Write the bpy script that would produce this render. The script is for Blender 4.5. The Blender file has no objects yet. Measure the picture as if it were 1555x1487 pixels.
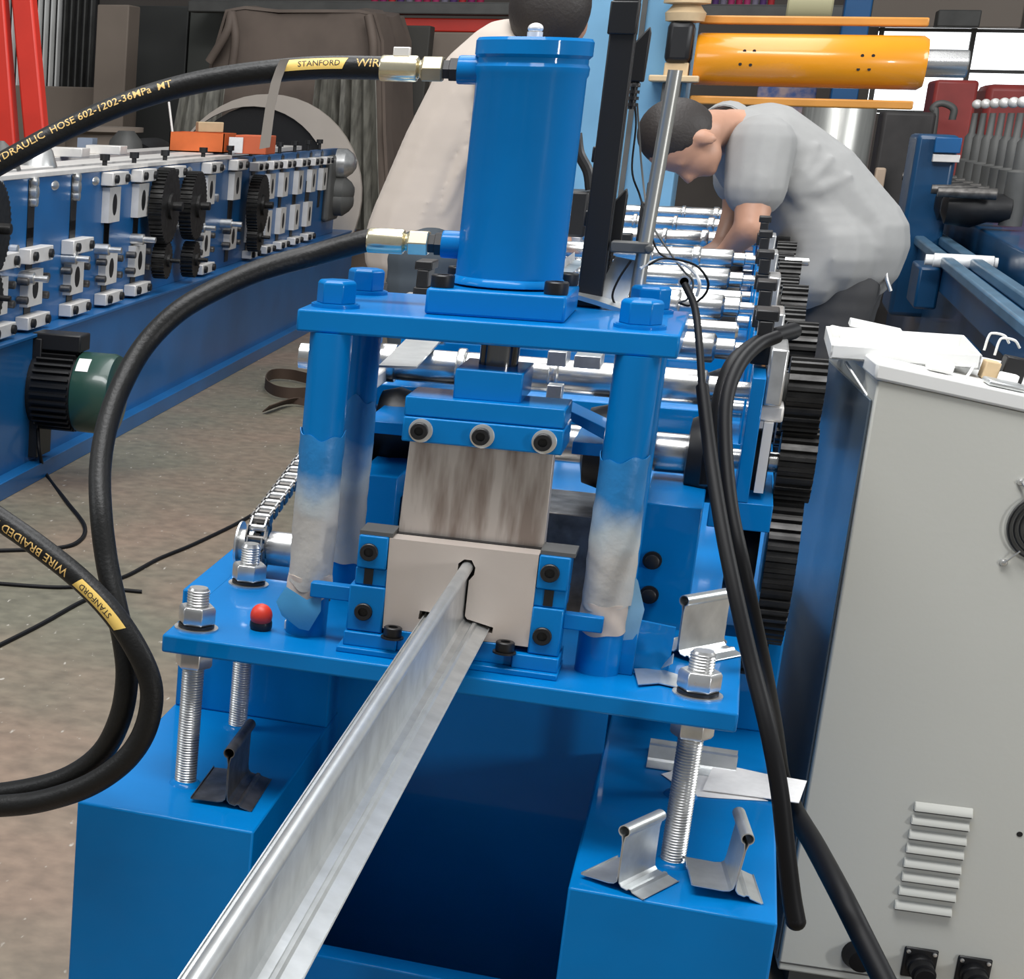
import bpy, bmesh, math, random
from mathutils import Vector, Matrix
random.seed(7)
S = bpy.context.scene
COL = S.collection
PI = math.pi
V = Vector

# ---------------------------------------------------------------- camera
cam = bpy.data.cameras.new('camera'); co = bpy.data.objects.new('camera', cam); COL.objects.link(co)
cr, cu, cf = V((.919386, .392335, .027465)), V((-.136, .248, .959)), V((-.3708, .8845, -.2813))
cf.normalize(); cr = (cr - cf*cr.dot(cf)).normalized(); cu = cr.cross(cf)
co.matrix_world = Matrix(((cr.x, cu.x, -cf.x, .2769), (cr.y, cu.y, -cf.y, -2.2701), (cr.z, cu.z, -cf.z, .6653), (0, 0, 0, 1)))
cam.sensor_width = 36; cam.sensor_fit = 'HORIZONTAL'
cam.lens = 36*2854.7/1555
cam.shift_x = .57201; cam.shift_y = .14893
cam.clip_start = .05; cam.clip_end = 100
S.camera = co
# ---------------------------------------------------------------- world and light
w = bpy.data.worlds.new('world'); S.world = w; w.use_nodes = True
bg = w.node_tree.nodes['Background']; bg.inputs[0].default_value = (.93, .97, 1, 1); bg.inputs[1].default_value = .27
def area(name, loc, target, sx, sy, power, color=(1, 1, 1)):
    l = bpy.data.lights.new(name, 'AREA'); l.shape = 'RECTANGLE'; l.size = sx; l.size_y = sy; l.energy = power; l.color = color
    o = bpy.data.objects.new(name, l); COL.objects.link(o); o.location = loc
    o.rotation_euler = (V(target)-V(loc)).to_track_quat('-Z', 'Y').to_euler()
    return o
area('skylight', (-.6, -1.2, 5.2), (0, .6, 0), 5, 1.6, 400, (1, 1, 1))
area('skylight', (-.6, 4.5, 5.4), (0, 4.5, 0), 7, 3, 330, (1, 1, 1))
area('high_window', (-5.5, -1.5, 3.0), (0, .4, .2), 2.5, 2.0, 80, (.95, .98, 1))
area('high_window', (5.5, 3.0, 3.4), (-1.6, 4.5, 0), 3, 2.0, 230, (.97, .99, 1))
area('low_window', (5.8, -4.0, 1.15), (0, .2, .6), .45, 1.0, 110, (1, 1, 1))
S.view_settings.view_transform = 'Standard'; S.view_settings.look = 'None'
S.view_settings.exposure = 0; S.view_settings.gamma = 1; S.view_settings.use_curve_mapping = False

# ---------------------------------------------------------------- materials
def mat(name, col, rough=.5, metal=0, noise=0, nscale=8, bump=0, bscale=60, coat=0, stretch=None, col2=None, detail=4, emit=None, alpha=1, contrast=None, spec=None):
    m = bpy.data.materials.new(name); m.use_nodes = True; nt = m.node_tree; b = nt.nodes['Principled BSDF']
    c4 = tuple(col)+(1,)
    b.inputs['Base Color'].default_value = c4; b.inputs['Roughness'].default_value = rough; b.inputs['Metallic'].default_value = metal
    if coat: b.inputs['Coat Weight'].default_value = coat; b.inputs['Coat Roughness'].default_value = .05
    if spec is not None: b.inputs['Specular IOR Level'].default_value = spec
    if alpha < 1: b.inputs['Alpha'].default_value = alpha
    if emit: b.inputs['Emission Color'].default_value = tuple(emit[:3])+(1,); b.inputs['Emission Strength'].default_value = emit[3]
    if noise or bump:
        tc = nt.nodes.new('ShaderNodeTexCoord'); vec = tc.outputs['Object']
        if stretch:
            mp = nt.nodes.new('ShaderNodeMapping'); mp.inputs['Scale'].default_value = stretch; nt.links.new(vec, mp.inputs[0]); vec = mp.outputs[0]
    if noise:
        n = nt.nodes.new('ShaderNodeTexNoise'); n.inputs['Scale'].default_value = nscale; n.inputs['Detail'].default_value = detail; nt.links.new(vec, n.inputs['Vector'])
        r = nt.nodes.new('ShaderNodeValToRGB'); nt.links.new(n.outputs['Fac'], r.inputs[0])
        lo, hi = contrast or (.35, .65)
        r.color_ramp.elements[0].position = lo; r.color_ramp.elements[1].position = hi
        c2 = tuple(col2)+(1,) if col2 else tuple(max(0, x*(1-noise)) for x in col)+(1,)
        r.color_ramp.elements[0].color = c2; r.color_ramp.elements[1].color = c4
        nt.links.new(r.outputs[0], b.inputs['Base Color'])
        if metal > .3:
            mr = nt.nodes.new('ShaderNodeMapRange'); nt.links.new(n.outputs['Fac'], mr.inputs[0])
            mr.inputs[3].default_value = rough*1.25; mr.inputs[4].default_value = rough*.8; nt.links.new(mr.outputs[0], b.inputs['Roughness'])
    if bump:
        n2 = nt.nodes.new('ShaderNodeTexNoise'); n2.inputs['Scale'].default_value = bscale; nt.links.new(vec, n2.inputs['Vector'])
        bp = nt.nodes.new('ShaderNodeBump'); bp.inputs['Strength'].default_value = bump; bp.inputs['Distance'].default_value = .01
        nt.links.new(n2.outputs['Fac'], bp.inputs['Height']); nt.links.new(bp.outputs[0], b.inputs['Normal'])
    return m
BLUE = mat('blue_paint', (0, .172, .49), .42, noise=.12, nscale=5, bump=.05, bscale=14, coat=.3, spec=.08)
BLUE2 = mat('blue_paint_dimmed', (.004, .105, .30), .38, noise=.2, nscale=3, bump=.05, bscale=10, coat=.15)  # press blue, darkened in colour for the dimmer light on the left line
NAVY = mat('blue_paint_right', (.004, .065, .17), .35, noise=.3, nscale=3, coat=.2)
LBLUE = mat('light_blue_paint', (.18, .40, .60), .45, noise=.12, nscale=4)
ZINC = mat('zinc_plated_steel', (.74, .74, .73), .30, .85, noise=.25, nscale=30)
WSTEEL = mat('bright_block_steel', (.83, .80, .76), .42, .35, noise=.12, nscale=15)
CHROME = mat('polished_shaft_steel', (.74, .74, .73), .24, .95, noise=.2, nscale=20, stretch=(.3, 6, 6))
GALV = mat('galvanised_sheet', (.70, .72, .72), .33, .8, noise=.22, nscale=26, bump=.03, bscale=40)
DARKST = mat('oily_dark_steel', (.19, .18, .17), .38, .8, noise=.5, nscale=40)
DIE = mat('ground_die_steel', (.66, .58, .52), .42, .45, noise=.14, nscale=5)
PUNCH = mat('worn_punch_steel', (.52, .47, .43), .42, .5, noise=.6, nscale=9, stretch=(5, 1, .7), col2=(.26, .21, .18), contrast=(.36, .56))
BLACK = mat('black_oxide', (.012, .012, .013), .42, .2)
GEAR = mat('black_gear_steel', (.045, .044, .043), .36, .75, noise=.4, nscale=40)
RUBBER = mat('black_rubber', (.009, .009, .009), .45, spec=.3, bump=.08, bscale=220, noise=.2, nscale=60)
CABLE = mat('black_cable_sheath', (.005, .005, .006), .5, spec=.18)
BRASSY = mat('yellow_zinc_fitting', (.80, .73, .53), .24, .9, noise=.2, nscale=30)
NUTBR = mat('bronze_tint_nut', (.42, .37, .26), .35, .8, noise=.2, nscale=30)
GOLD = mat('gold_print', (.80, .55, .14), .5)
GOLDT = mat('gold_lettering', (.72, .47, .16), .55)
INK = mat('dark_print', (.03, .025, .02), .6)
CABG = mat('cabinet_grey_paint', (.53, .53, .485), .48, noise=.03, nscale=3, bump=.02, bscale=120)
CABW = mat('cabinet_light_paint', (.74, .74, .72), .4)
CABD = mat('cabinet_side_dark', (.10, .13, .16), .28, noise=.25, nscale=3)  # darker and glossier than the grey cabinet body
WHITE = mat('white_plastic', (.85, .85, .83), .4)
PAPER = mat('white_paper', (.86, .85, .84), .8, noise=.06, nscale=90)
RED = mat('red_paint', (.70, .035, .018), .4, noise=.1, nscale=6)
DRED = mat('dark_red_paint', (.30, .035, .03), .45, noise=.25, nscale=6)
REDBALL = mat('red_plastic', (.62, .035, .015), .45)
ORANGE = mat('orange_paint', (.78, .30, .012), .25, coat=.4, noise=.06, nscale=6)
OCHRE = mat('ochre_bar_paint', (.62, .27, .05), .4, noise=.15, nscale=8)
OBOX = mat('orange_card', (.75, .16, .035), .6, noise=.12, nscale=12)
WOOD = mat('beige_plywood', (.62, .46, .27), .6, noise=.15, nscale=14)
TARP = mat('brown_tarpaulin', (.17, .13, .105), .7, noise=.25, nscale=3, bump=.3, bscale=5)
FILM = mat('clear_plastic_film', (.30, .29, .25), .3, noise=.5, nscale=8, stretch=(6, 1, 1), alpha=.85)
SKIN = mat('skin', (.50, .27, .18), .5, noise=.12, nscale=12)
HAIR = mat('black_hair', (.022, .017, .015), .6, bump=.15, bscale=120)
POLO = mat('grey_cotton', (.31, .31, .305), .85, noise=.06, nscale=20, bump=.25, bscale=9)
BEIGE = mat('beige_cotton', (.54, .47, .41), .85, noise=.05, nscale=9, bump=.3, bscale=7)
TROUS = mat('charcoal_cotton', (.045, .045, .047), .85, bump=.3, bscale=10)
GREEN = mat('green_motor_paint', (.018, .06, .045), .3, coat=.3)
GREYB = mat('grey_dull_metal', (.11, .11, .105), .55, .2, noise=.25, nscale=6)
BROWNW = mat('brown_wall_paint', (.26, .21, .17), .7, noise=.1, nscale=3)
CREAM = mat('cream_disc_paint', (.50, .44, .38), .55, noise=.08, nscale=4)
STRAP = mat('brown_strap_webbing', (.055, .032, .02), .8)
GREYTAPE = mat('grey_tape', (.30, .27, .24), .5)
GLASS = mat('bright_window_pane', (.9, .95, 1), .3, emit=(.95, .98, 1, 2.2))
BRUSH = mat('brushed_drum_steel', (.5, .5, .47), .35, .8, noise=.3, nscale=6, stretch=(6, 6, .4))

def film_material():
    m = bpy.data.materials.new('peeling_white_film'); m.use_nodes = True; nt = m.node_tree; b = nt.nodes['Principled BSDF']
    tc = nt.nodes.new('ShaderNodeTexCoord'); n = nt.nodes.new('ShaderNodeTexNoise'); n.inputs['Scale'].default_value = 16; n.inputs['Detail'].default_value = 5
    nt.links.new(tc.outputs['Object'], n.inputs['Vector'])
    sp = nt.nodes.new('ShaderNodeSeparateXYZ'); nt.links.new(tc.outputs['Object'], sp.inputs[0])
    mr = nt.nodes.new('ShaderNodeMapRange'); mr.inputs[1].default_value = .17; mr.inputs[2].default_value = .285; nt.links.new(sp.outputs['Z'], mr.inputs[0])
    ad = nt.nodes.new('ShaderNodeMath'); ad.operation = 'MULTIPLY_ADD'; ad.inputs[1].default_value = .7; nt.links.new(n.outputs['Fac'], ad.inputs[0]); nt.links.new(mr.outputs[0], ad.inputs[2])
    r = nt.nodes.new('ShaderNodeValToRGB'); nt.links.new(ad.outputs[0], r.inputs[0])
    e = r.color_ramp.elements; e[0].position = .34; e[0].color = (.46, .44, .41, 1); e[1].position = 1.0; e[1].color = (.012, .18, .45, 1)
    k = e.new(.62); k.color = (.44, .50, .53, 1)
    nt.links.new(r.outputs[0], b.inputs['Base Color']); b.inputs['Roughness'].default_value = .42
    bp = nt.nodes.new('ShaderNodeBump'); bp.inputs['Strength'].default_value = .45; bp.inputs['Distance'].default_value = .01; nt.links.new(n.outputs['Fac'], bp.inputs['Height']); nt.links.new(bp.outputs[0], b.inputs['Normal'])
    return m
FILMW = film_material()
MASK = mat('beige_masking_tape', (.58, .49, .42), .7, noise=.1, nscale=30)

def floor_material():
    m = bpy.data.materials.new('worn_painted_concrete'); m.use_nodes = True; nt = m.node_tree; b = nt.nodes['Principled BSDF']
    tc = nt.nodes.new('ShaderNodeTexCoord')
    n1 = nt.nodes.new('ShaderNodeTexNoise'); n1.inputs['Scale'].default_value = .9; n1.inputs['Detail'].default_value = 5
    n2 = nt.nodes.new('ShaderNodeTexNoise'); n2.inputs['Scale'].default_value = 22; n2.inputs['Detail'].default_value = 6
    n3 = nt.nodes.new('ShaderNodeTexNoise'); n3.inputs['Scale'].default_value = 60
    mp = nt.nodes.new('ShaderNodeMapping'); mp.inputs['Scale'].default_value = (1, .35, 1); mp.inputs['Rotation'].default_value = (0, 0, .9)
    nt.links.new(tc.outputs['Object'], mp.inputs[0])
    for n, s in ((n1, tc.outputs['Object']), (n2, tc.outputs['Object']), (n3, mp.outputs[0])): nt.links.new(s, n.inputs['Vector'])
    r1 = nt.nodes.new('ShaderNodeValToRGB'); nt.links.new(n1.outputs['Fac'], r1.inputs[0])
    e = r1.color_ramp.elements; e[0].position = .40; e[0].color = (.155, .145, .105, 1); e[1].position = .62; e[1].color = (.225, .16, .115, 1)
    r2 = nt.nodes.new('ShaderNodeValToRGB'); nt.links.new(n2.outputs['Fac'], r2.inputs[0]); r2.color_ramp.elements[0].position = .3; r2.color_ramp.elements[0].color = (.72, .72, .72, 1); r2.color_ramp.elements[1].position = .7; r2.color_ramp.elements[1].color = (1.12, 1.12, 1.12, 1)
    mx = nt.nodes.new('ShaderNodeMix'); mx.data_type = 'RGBA'; mx.blend_type = 'MULTIPLY'; mx.inputs[0].default_value = 1
    nt.links.new(r1.outputs[0], mx.inputs[6]); nt.links.new(r2.outputs[0], mx.inputs[7])
    r3 = nt.nodes.new('ShaderNodeValToRGB'); nt.links.new(n3.outputs['Fac'], r3.inputs[0]); r3.color_ramp.elements[0].position = .69; r3.color_ramp.elements[1].position = .76
    mx2 = nt.nodes.new('ShaderNodeMix'); mx2.data_type = 'RGBA'; mx2.inputs[7].default_value = (.42, .39, .34, 1)
    nt.links.new(r3.outputs[0], mx2.inputs[0]); nt.links.new(mx.outputs[2], mx2.inputs[6]); nt.links.new(mx2.outputs[2], b.inputs['Base Color'])
    b.inputs['Roughness'].default_value = .5
    return m
FLOOR = floor_material()

# ---------------------------------------------------------------- helpers
def nb(): return bmesh.new()
def box(bm, x0, x1, y0, y1, z0, z1, M=None):
    c = V(((x0+x1)/2, (y0+y1)/2, (z0+z1)/2))
    m = Matrix.Translation(c) @ Matrix.Diagonal((abs(x1-x0), abs(y1-y0), abs(z1-z0), 1))
    if M: m = M @ m
    bmesh.ops.create_cube(bm, size=1, matrix=m); return bm
def frame(d):
    d = d.normalized(); a = V((0, 0, 1)) if abs(d.z) < .9 else V((1, 0, 0))
    u = d.cross(a).normalized(); return u, d.cross(u).normalized()
def cyl(bm, p0, p1, r0, r1=None, n=24, phase=0):
    p0, p1 = V(p0), V(p1); r1 = r0 if r1 is None else r1; u, v = frame(p1-p0)
    a = [bm.verts.new(p0+(u*math.cos(phase+2*PI*i/n)+v*math.sin(phase+2*PI*i/n))*r0) for i in range(n)]
    b = [bm.verts.new(p1+(u*math.cos(phase+2*PI*i/n)+v*math.sin(phase+2*PI*i/n))*r1) for i in range(n)]
    for i in range(n): bm.faces.new((a[i], a[(i+1) % n], b[(i+1) % n], b[i]))
    bm.faces.new(a[::-1]); bm.faces.new(b); return bm
def lathe(bm, c, prof, n=24, axis='z'):
    c = V(c); rings = []
    for r, h in prof:
        ring = []
        for i in range(n):
            a = 2*PI*i/n; x, y = r*math.cos(a), r*math.sin(a)
            p = V((x, y, h)) if axis == 'z' else (V((h, x, y)) if axis == 'x' else V((y, h, x)))
            ring.append(bm.verts.new(c+p))
        rings.append(ring)
    for a, b in zip(rings, rings[1:]):
        for i in range(n): bm.faces.new((a[i], a[(i+1) % n], b[(i+1) % n], b[i]))
    bm.faces.new(rings[0][::-1]); bm.faces.new(rings[-1]); return bm
def spline(pts, k=8):
    pts = [V(p) for p in pts]; out = []
    if len(pts) < 3: return pts
    q = [pts[0]*2-pts[1]]+pts+[pts[-1]*2-pts[-2]]
    for i in range(1, len(q)-2):
        for j in range(k):
            t = j/k; a, b, c, d = q[i-1:i+3]
            out.append(.5*((2*b)+(c-a)*t+(2*a-5*b+4*c-d)*t*t+(3*b-a-3*c+d)*t**3))
    out.append(pts[-1]); return out
def tube(bm, pts, r, n=12, smooth=8, radii=None):
    pp = spline(pts, smooth) if smooth else [V(p) for p in pts]
    t = (pp[1]-pp[0]).normalized(); u, v = frame(t); rings = []
    for i, p in enumerate(pp):
        t2 = (pp[min(i+1, len(pp)-1)]-pp[max(i-1, 0)]).normalized()
        u = (u-t2*u.dot(t2)).normalized(); v = t2.cross(u)
        rr = radii(i/(len(pp)-1)) if radii else r
        rings.append([bm.verts.new(p+(u*math.cos(2*PI*k/n)+v*math.sin(2*PI*k/n))*rr) for k in range(n)])
    for a, b in zip(rings, rings[1:]):
        for i in range(n): bm.faces.new((a[i], a[(i+1) % n], b[(i+1) % n], b[i]))
    bm.faces.new(rings[0][::-1]); bm.faces.new(rings[-1]); return bm
def prism(bm, poly, axis, a, b):
    def mk(p, h):
        return V((h, p[0], p[1])) if axis == 'x' else (V((p[0], h, p[1])) if axis == 'y' else V((p[0], p[1], h)))
    A = [bm.verts.new(mk(p, a)) for p in poly]; B = [bm.verts.new(mk(p, b)) for p in poly]; n = len(poly)
    for i in range(n): bm.faces.new((A[i], A[(i+1) % n], B[(i+1) % n], B[i]))
    bm.faces.new(A[::-1]); bm.faces.new(B); bmesh.ops.recalc_face_normals(bm, faces=bm.faces[:]); return bm
_US = {}
def unit_sphere(u, v):
    if (u, v) not in _US:
        vs = [V((0, 0, 1))]+[V((math.sin(PI*a/v)*math.cos(2*PI*k/u), math.sin(PI*a/v)*math.sin(2*PI*k/u), math.cos(PI*a/v))) for a in range(1, v) for k in range(u)]+[V((0, 0, -1))]
        fs = [(0, 1+k, 1+(k+1) % u) for k in range(u)]
        for a in range(v-2):
            for k in range(u): p = 1+a*u; fs.append((p+k, p+u+k, p+u+(k+1) % u, p+(k+1) % u))
        p = 1+(v-2)*u; fs += [(p+(k+1) % u, p+k, p+u) for k in range(u)]
        _US[(u, v)] = (vs, fs)
    return _US[(u, v)]
def ball(bm, c, r, s=(1, 1, 1), u=20, v=14, M=None):
    m = Matrix.Translation(V(c)) @ (M or Matrix()) @ Matrix.Diagonal((r*s[0], r*s[1], r*s[2], 1))
    vs, fs = unit_sphere(u, v); nv = [bm.verts.new(m @ p) for p in vs]
    for f in fs: bm.faces.new([nv[k] for k in f])
    return bm
def sheet(bm, pts, th, nrm=(0, 0, 1)):
    n = V(nrm).normalized()*th; pts = [V(p) for p in pts]
    A = [bm.verts.new(p) for p in pts]; B = [bm.verts.new(p+n) for p in pts]; k = len(pts)
    for i in range(k): bm.faces.new((A[i], A[(i+1) % k], B[(i+1) % k], B[i]))
    bm.faces.new(A[::-1]); bm.faces.new(B); bmesh.ops.recalc_face_normals(bm, faces=bm.faces[:]); return bm
def strip(bm, rows, th):
    """a bent sheet: rows of points, thickened along the local normal"""
    rows = [[V(p) for p in r] for r in rows]; top = []; bot = []
    for i, r in enumerate(rows):
        a = rows[max(i-1, 0)]; b = rows[min(i+1, len(rows)-1)]
        t = []; bb = []
        for j, p in enumerate(r):
            d1 = b[j]-a[j]; d2 = r[min(j+1, len(r)-1)]-r[max(j-1, 0)]; n = d1.cross(d2).normalized()*th/2
            t.append(bm.verts.new(p+n)); bb.append(bm.verts.new(p-n))
        top.append(t); bot.append(bb)
    R, K = len(rows), len(rows[0])
    for i in range(R-1):
        for j in range(K-1):
            bm.faces.new((top[i][j], top[i][j+1], top[i+1][j+1], top[i+1][j])); bm.faces.new((bot[i][j], bot[i+1][j], bot[i+1][j+1], bot[i][j+1]))
        bm.faces.new((top[i][0], top[i+1][0], bot[i+1][0], bot[i][0])); bm.faces.new((top[i][-1], bot[i][-1], bot[i+1][-1], top[i+1][-1]))
    for j in range(K-1):
        bm.faces.new((top[0][j], bot[0][j], bot[0][j+1], top[0][j+1])); bm.faces.new((top[-1][j], top[-1][j+1], bot[-1][j+1], bot[-1][j]))
    bmesh.ops.recalc_face_normals(bm, faces=bm.faces[:]); return bm

INV = {}
def root_of(o):
    while o.parent: o = o.parent
    return o
def mesh_of(name, bm, m, sm=35):
    bmesh.ops.recalc_face_normals(bm, faces=bm.faces[:])
    ang = math.radians(sm)
    for f in bm.faces: f.smooth = sm > 0
    for e in bm.edges:
        if len(e.link_faces) == 2 and e.calc_face_angle(0) > ang: e.smooth = False
    me = bpy.data.meshes.new(name); bm.to_mesh(me); bm.free()
    for mm in (m if isinstance(m, (list, tuple)) else [m]): me.materials.append(mm)
    return me
def bevel(o, w):
    md = o.modifiers.new('bevel', 'BEVEL'); md.width = w; md.segments = 2; md.limit_method = 'ANGLE'; md.angle_limit = math.radians(40); md.harden_normals = False
def part(name, bm, m, parent, bev=0, local=False, label=None, sm=35, stuff=False):
    r = root_of(parent)
    if not local and r.name in INV: bmesh.ops.transform(bm, matrix=INV[r.name], verts=bm.verts[:])
    o = bpy.data.objects.new(name, mesh_of(name, bm, m, sm)); COL.objects.link(o); o.parent = parent
    if bev: bevel(o, bev)
    if label: o['label'] = label
    if stuff: o['kind'] = 'stuff'
    return o
def thing(name, label, cat, loc=(0, 0, 0), rotz=0, group=None):
    o = bpy.data.objects.new(name, None); COL.objects.link(o); o.empty_display_size = .05
    o.location = loc; o.rotation_euler = (0, 0, rotz); o['label'] = label; o['category'] = cat
    if group: o['group'] = group
    INV[o.name] = (Matrix.Translation(V(loc)) @ Matrix.Rotation(rotz, 4, 'Z')).inverted()
    return o
def single(name, bm, m, label, cat, group=None, bev=0, sm=35, kind=None):
    vs = [v.co for v in bm.verts]; c = V(((min(v.x for v in vs)+max(v.x for v in vs))/2, (min(v.y for v in vs)+max(v.y for v in vs))/2, min(v.z for v in vs)))
    bmesh.ops.translate(bm, verts=bm.verts[:], vec=-c)
    o = bpy.data.objects.new(name, mesh_of(name, bm, m, sm)); COL.objects.link(o); o.location = c
    if kind: o['kind'] = kind
    else: o['label'] = label; o['category'] = cat
    if group: o['group'] = group
    if bev: bevel(o, bev)
    return o
def structure(name, bm, m, bev=0): return single(name, bm, m, None, None, kind='structure', bev=bev)
def again(src, parent, loc=None, rot=None, scale=None):
    c = src.copy(); COL.objects.link(c); c.parent = parent
    if loc is not None: c.location = loc
    if rot is not None: c.rotation_euler = rot
    if scale is not None: c.scale = scale
    for ch in list(src.children): again(ch, c)
    return c
def gear_bm(bm, c, R, n, th, depth=None, axis='x'):
    """spur gear, axis along x, centre c, outer radius R"""
    d = depth or 2.0*R/n*2.2/2; poly = []
    for i in range(n):
        for a, r in ((-.30, R-d), (-.17, R), (.17, R), (.30, R-d)):
            t = 2*PI*(i+a)/n; poly.append((c[1]+r*math.cos(t), c[2]+r*math.sin(t)))
    return prism(bm, poly, 'x', c[0]-th/2, c[0]+th/2)

def thread(bm, x, y, z0, z1, r, pitch=.0036, n=20):
    prof = []; z = z0
    while z < z1-.004:
        prof += [(r*.90, z), (r, z+pitch*.5)]; z += pitch
    prof += [(r*.90, z1-.003), (r*.8, z1)]
    return lathe(bm, (x, y, 0), prof, n)
def nut(bm, x, y, z0, z1, af=.046, ph=.3):
    R = af/2/math.cos(PI/6)
    lathe(bm, (x, y, 0), [(R*.90, z0), (R, z0+.004), (R, z1-.004), (R*.90, z1)], 6)
    return bm

# ================================================================ setting
b = nb(); box(b, -14, 14, -4, 18.2, -.75, -.65); structure('floor', b, FLOOR)
WALLM = mat('grey_brown_wall', (.16, .14, .125), .8, noise=.2, nscale=1.2)
b = nb(); box(b, -14, 1.15, 17.8, 18.0, -.65, 5.0); box(b, 1.15, 3.1, 17.8, 18.0, 1.46, 5.0); box(b, 1.15, 3.1, 17.8, 18, -.65, .70); box(b, 3.1, 14, 17.8, 18, -.65, 5)
structure('wall_back', b, WALLM)
b = nb(); box(b, 1.15, 3.1, 17.92, 17.94, .70, 1.46); pane = structure('window_1', b, GLASS)
def wpart(name, b, m):
    bmesh.ops.translate(b, verts=b.verts[:], vec=-pane.location)
    o = bpy.data.objects.new(name, mesh_of(name, b, m)); COL.objects.link(o); o.parent = pane
for x in (1.18, 1.93, 2.5, 3.07):
    b = nb(); box(b, x-.02, x+.02, 17.82, 17.9, .70, 1.46); wpart('window_mullion', b, GREYB)
for z in (.72, 1.09, 1.44):
    b = nb(); box(b, 1.15, 3.1, 17.83, 17.9, z-.015, z+.015); wpart('window_rail', b, GREYB)

# ================================================================ hydraulic cut-off press
PR = thing('hydraulic_press', 'blue hydraulic cut-off press with four columns and tall upright cylinder', 'press', (0, .18, -.024))
b = nb(); box(b, -.345, .345, 0, .36, -.024, 0); part('base_plate', b, BLUE, PR, .003)
b = nb(); box(b, -.2215, .2245, .08, .372, .39, .418); part('top_plate', b, BLUE, PR, .003)
CX, CY0, CY1 = .1807, .102, .315
bolt0 = None
for (x, y) in ((-CX, CY0), (CX, CY0), (-CX, CY1), (CX, CY1)):
    b = nb(); cyl(b, (x, y, 0), (x, y, .39), .0262, n=40); c = part('column', b, BLUE, PR)
    if y == CY0:
        random.seed(11 if x < 0 else 23)
        # protective film wrapped round the column, with torn ragged edges and flaring flaps
        def wrap(z0, z1, rag0, rag1, m, name, th=.0012, flare=0, ph=0):
            N = 48; rows = []
            f0 = [z0+rag0*(math.sin(2.1*i/N*2*PI+ph)+.6*math.sin(5*i/N*2*PI+1.3*ph)) for i in range(N+1)]; f0[-1] = f0[0]
            f1 = [z1+rag1*(math.sin(1.9*i/N*2*PI+1+ph)+.6*math.sin(6*i/N*2*PI+ph)) for i in range(N+1)]; f1[-1] = f1[0]
            K = 14
            for k in range(K+1):
                t = k/K; row = []
                for i in range(N+1):
                    a = 2*PI*i/N; z = f0[i]*(1-t)+f1[i]*t
                    rr = .0262+.0012+.0011*math.sin(a*3+z*70+ph)*math.sin(z*120+a)+flare*max(0, math.cos(a-2.4 if x < 0 else a-.4))**3*(1-t)**2
                    row.append((x+rr*math.cos(a), y+rr*math.sin(a), z))
                rows.append(row)
            bb = nb(); strip(bb, rows, th); return part(name, bb, m, c, sm=60)
        if x < 0:
            wrap(.065, .262, .004, .004, FILMW, 'protective_film', ph=.7)
            wrap(.046, .080, .006, .002, MASK, 'paper_tape', ph=2.4, flare=.008)
        else:
            wrap(.085, .268, .003, .004, FILMW, 'protective_film', ph=2.2, flare=.006)
            wrap(.052, .090, .002, .0015, MASK, 'paper_tape', ph=1.4)
    elif x < 0:
        wrap(.05, .275, .003, .008, FILMW, 'protective_film', ph=3.9, flare=.004)
    bz = .418
    bb = nb(); yy = y+(.03 if y == CY0 else .015); lathe(bb, (x-.004, yy, 0), [(.030, bz), (.030, bz+.004), (.0275, bz+.004), (.0275, bz+.005)], 36)
    wsh = part('washer', bb, BLUE, PR)
    bb = nb(); R = .0245
    lathe(bb, (x-.004, yy, 0), [(R, bz+.005), (R, bz+.030), (R*.86, bz+.0335)], 6); part('hex_bolt', bb, BLUE, PR, .0012)
# torn hanging flaps of film beside the columns
b = nb(); strip(b, [[(-.205, .072, .065), (-.176, .068, .052), (-.158, .068, .062)], [(-.215, .066, .045), (-.180, .060, .034), (-.157, .067, .040)], [(-.206, .066, .028), (-.182, .064, .014), (-.170, .067, .012)]], .0012)
part('hanging_film_flap', b, mat('blue_tinted_film', (.05, .25, .47), .4, noise=.15, nscale=20), PR, sm=60)
b = nb(); strip(b, [[(.2, .098, .135), (.214, .1, .12)], [(.203, .095, .09), (.226, .1, .085)], [(.2, .095, .07), (.224, .1, .066)], [(.2, .1, .045), (.222, .102, .04)]], .0012)
part('hanging_film_flap', b, mat('pale_blue_film', (.20, .40, .58), .4, noise=.2, nscale=20), PR, sm=60)
# cylinder
b = nb(); cx, cy = .0145, .21
lathe(b, (cx-.002, cy, 0), [(.0645, .452), (.0645, .700), (.0663, .704), (.0668, .712), (.0645, .716), (.0645, .722), (.0685, .726), (.0685, .742), (.066, .7455), (.02, .7455)], 64)
CYL = part('cylinder_body', b, BLUE, PR, sm=28)
b = nb(); lathe(b, (cx-.002, cy, 0), [(.0655, .4515), (.070, .453), (.0695, .457), (.066, .4605), (.0647, .462)], 48); part('weld_bead', b, BLUE, CYL, sm=60)
b = nb(); cyl(b, (cx, cy-.03, .7455), (cx, cy-.03, .752), .009); ball(b, (cx, cy-.03, .756), .009, (1, 1, .7)); part('lifting_eye', b, WSTEEL, CYL)
b = nb(); box(b, -.073, .092, .118, .292, .418, .450); part('cylinder_flange', b, BLUE, PR, .0035)
for (x, y) in ((-.057, .137), (.077, .137), (-.057, .275), (.077, .275)):
    b = nb(); lathe(b, (x, y, 0), [(.0135, .450), (.0142, .452), (.0142, .464), (.013, .4655), (.008, .4655), (.008, .458), (.001, .458)], 24)
    part('cap_screw', b, BLACK, PR)
for z, L in ((.7075, .026), (.497, .024)):
    b = nb(); lathe(b, (cx, cy, z), [(.0165, -.063-L), (.0172, -.061-L), (.0172, -.052)], 28, 'x'); part('oil_port', b, BLUE, CYL)
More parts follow.
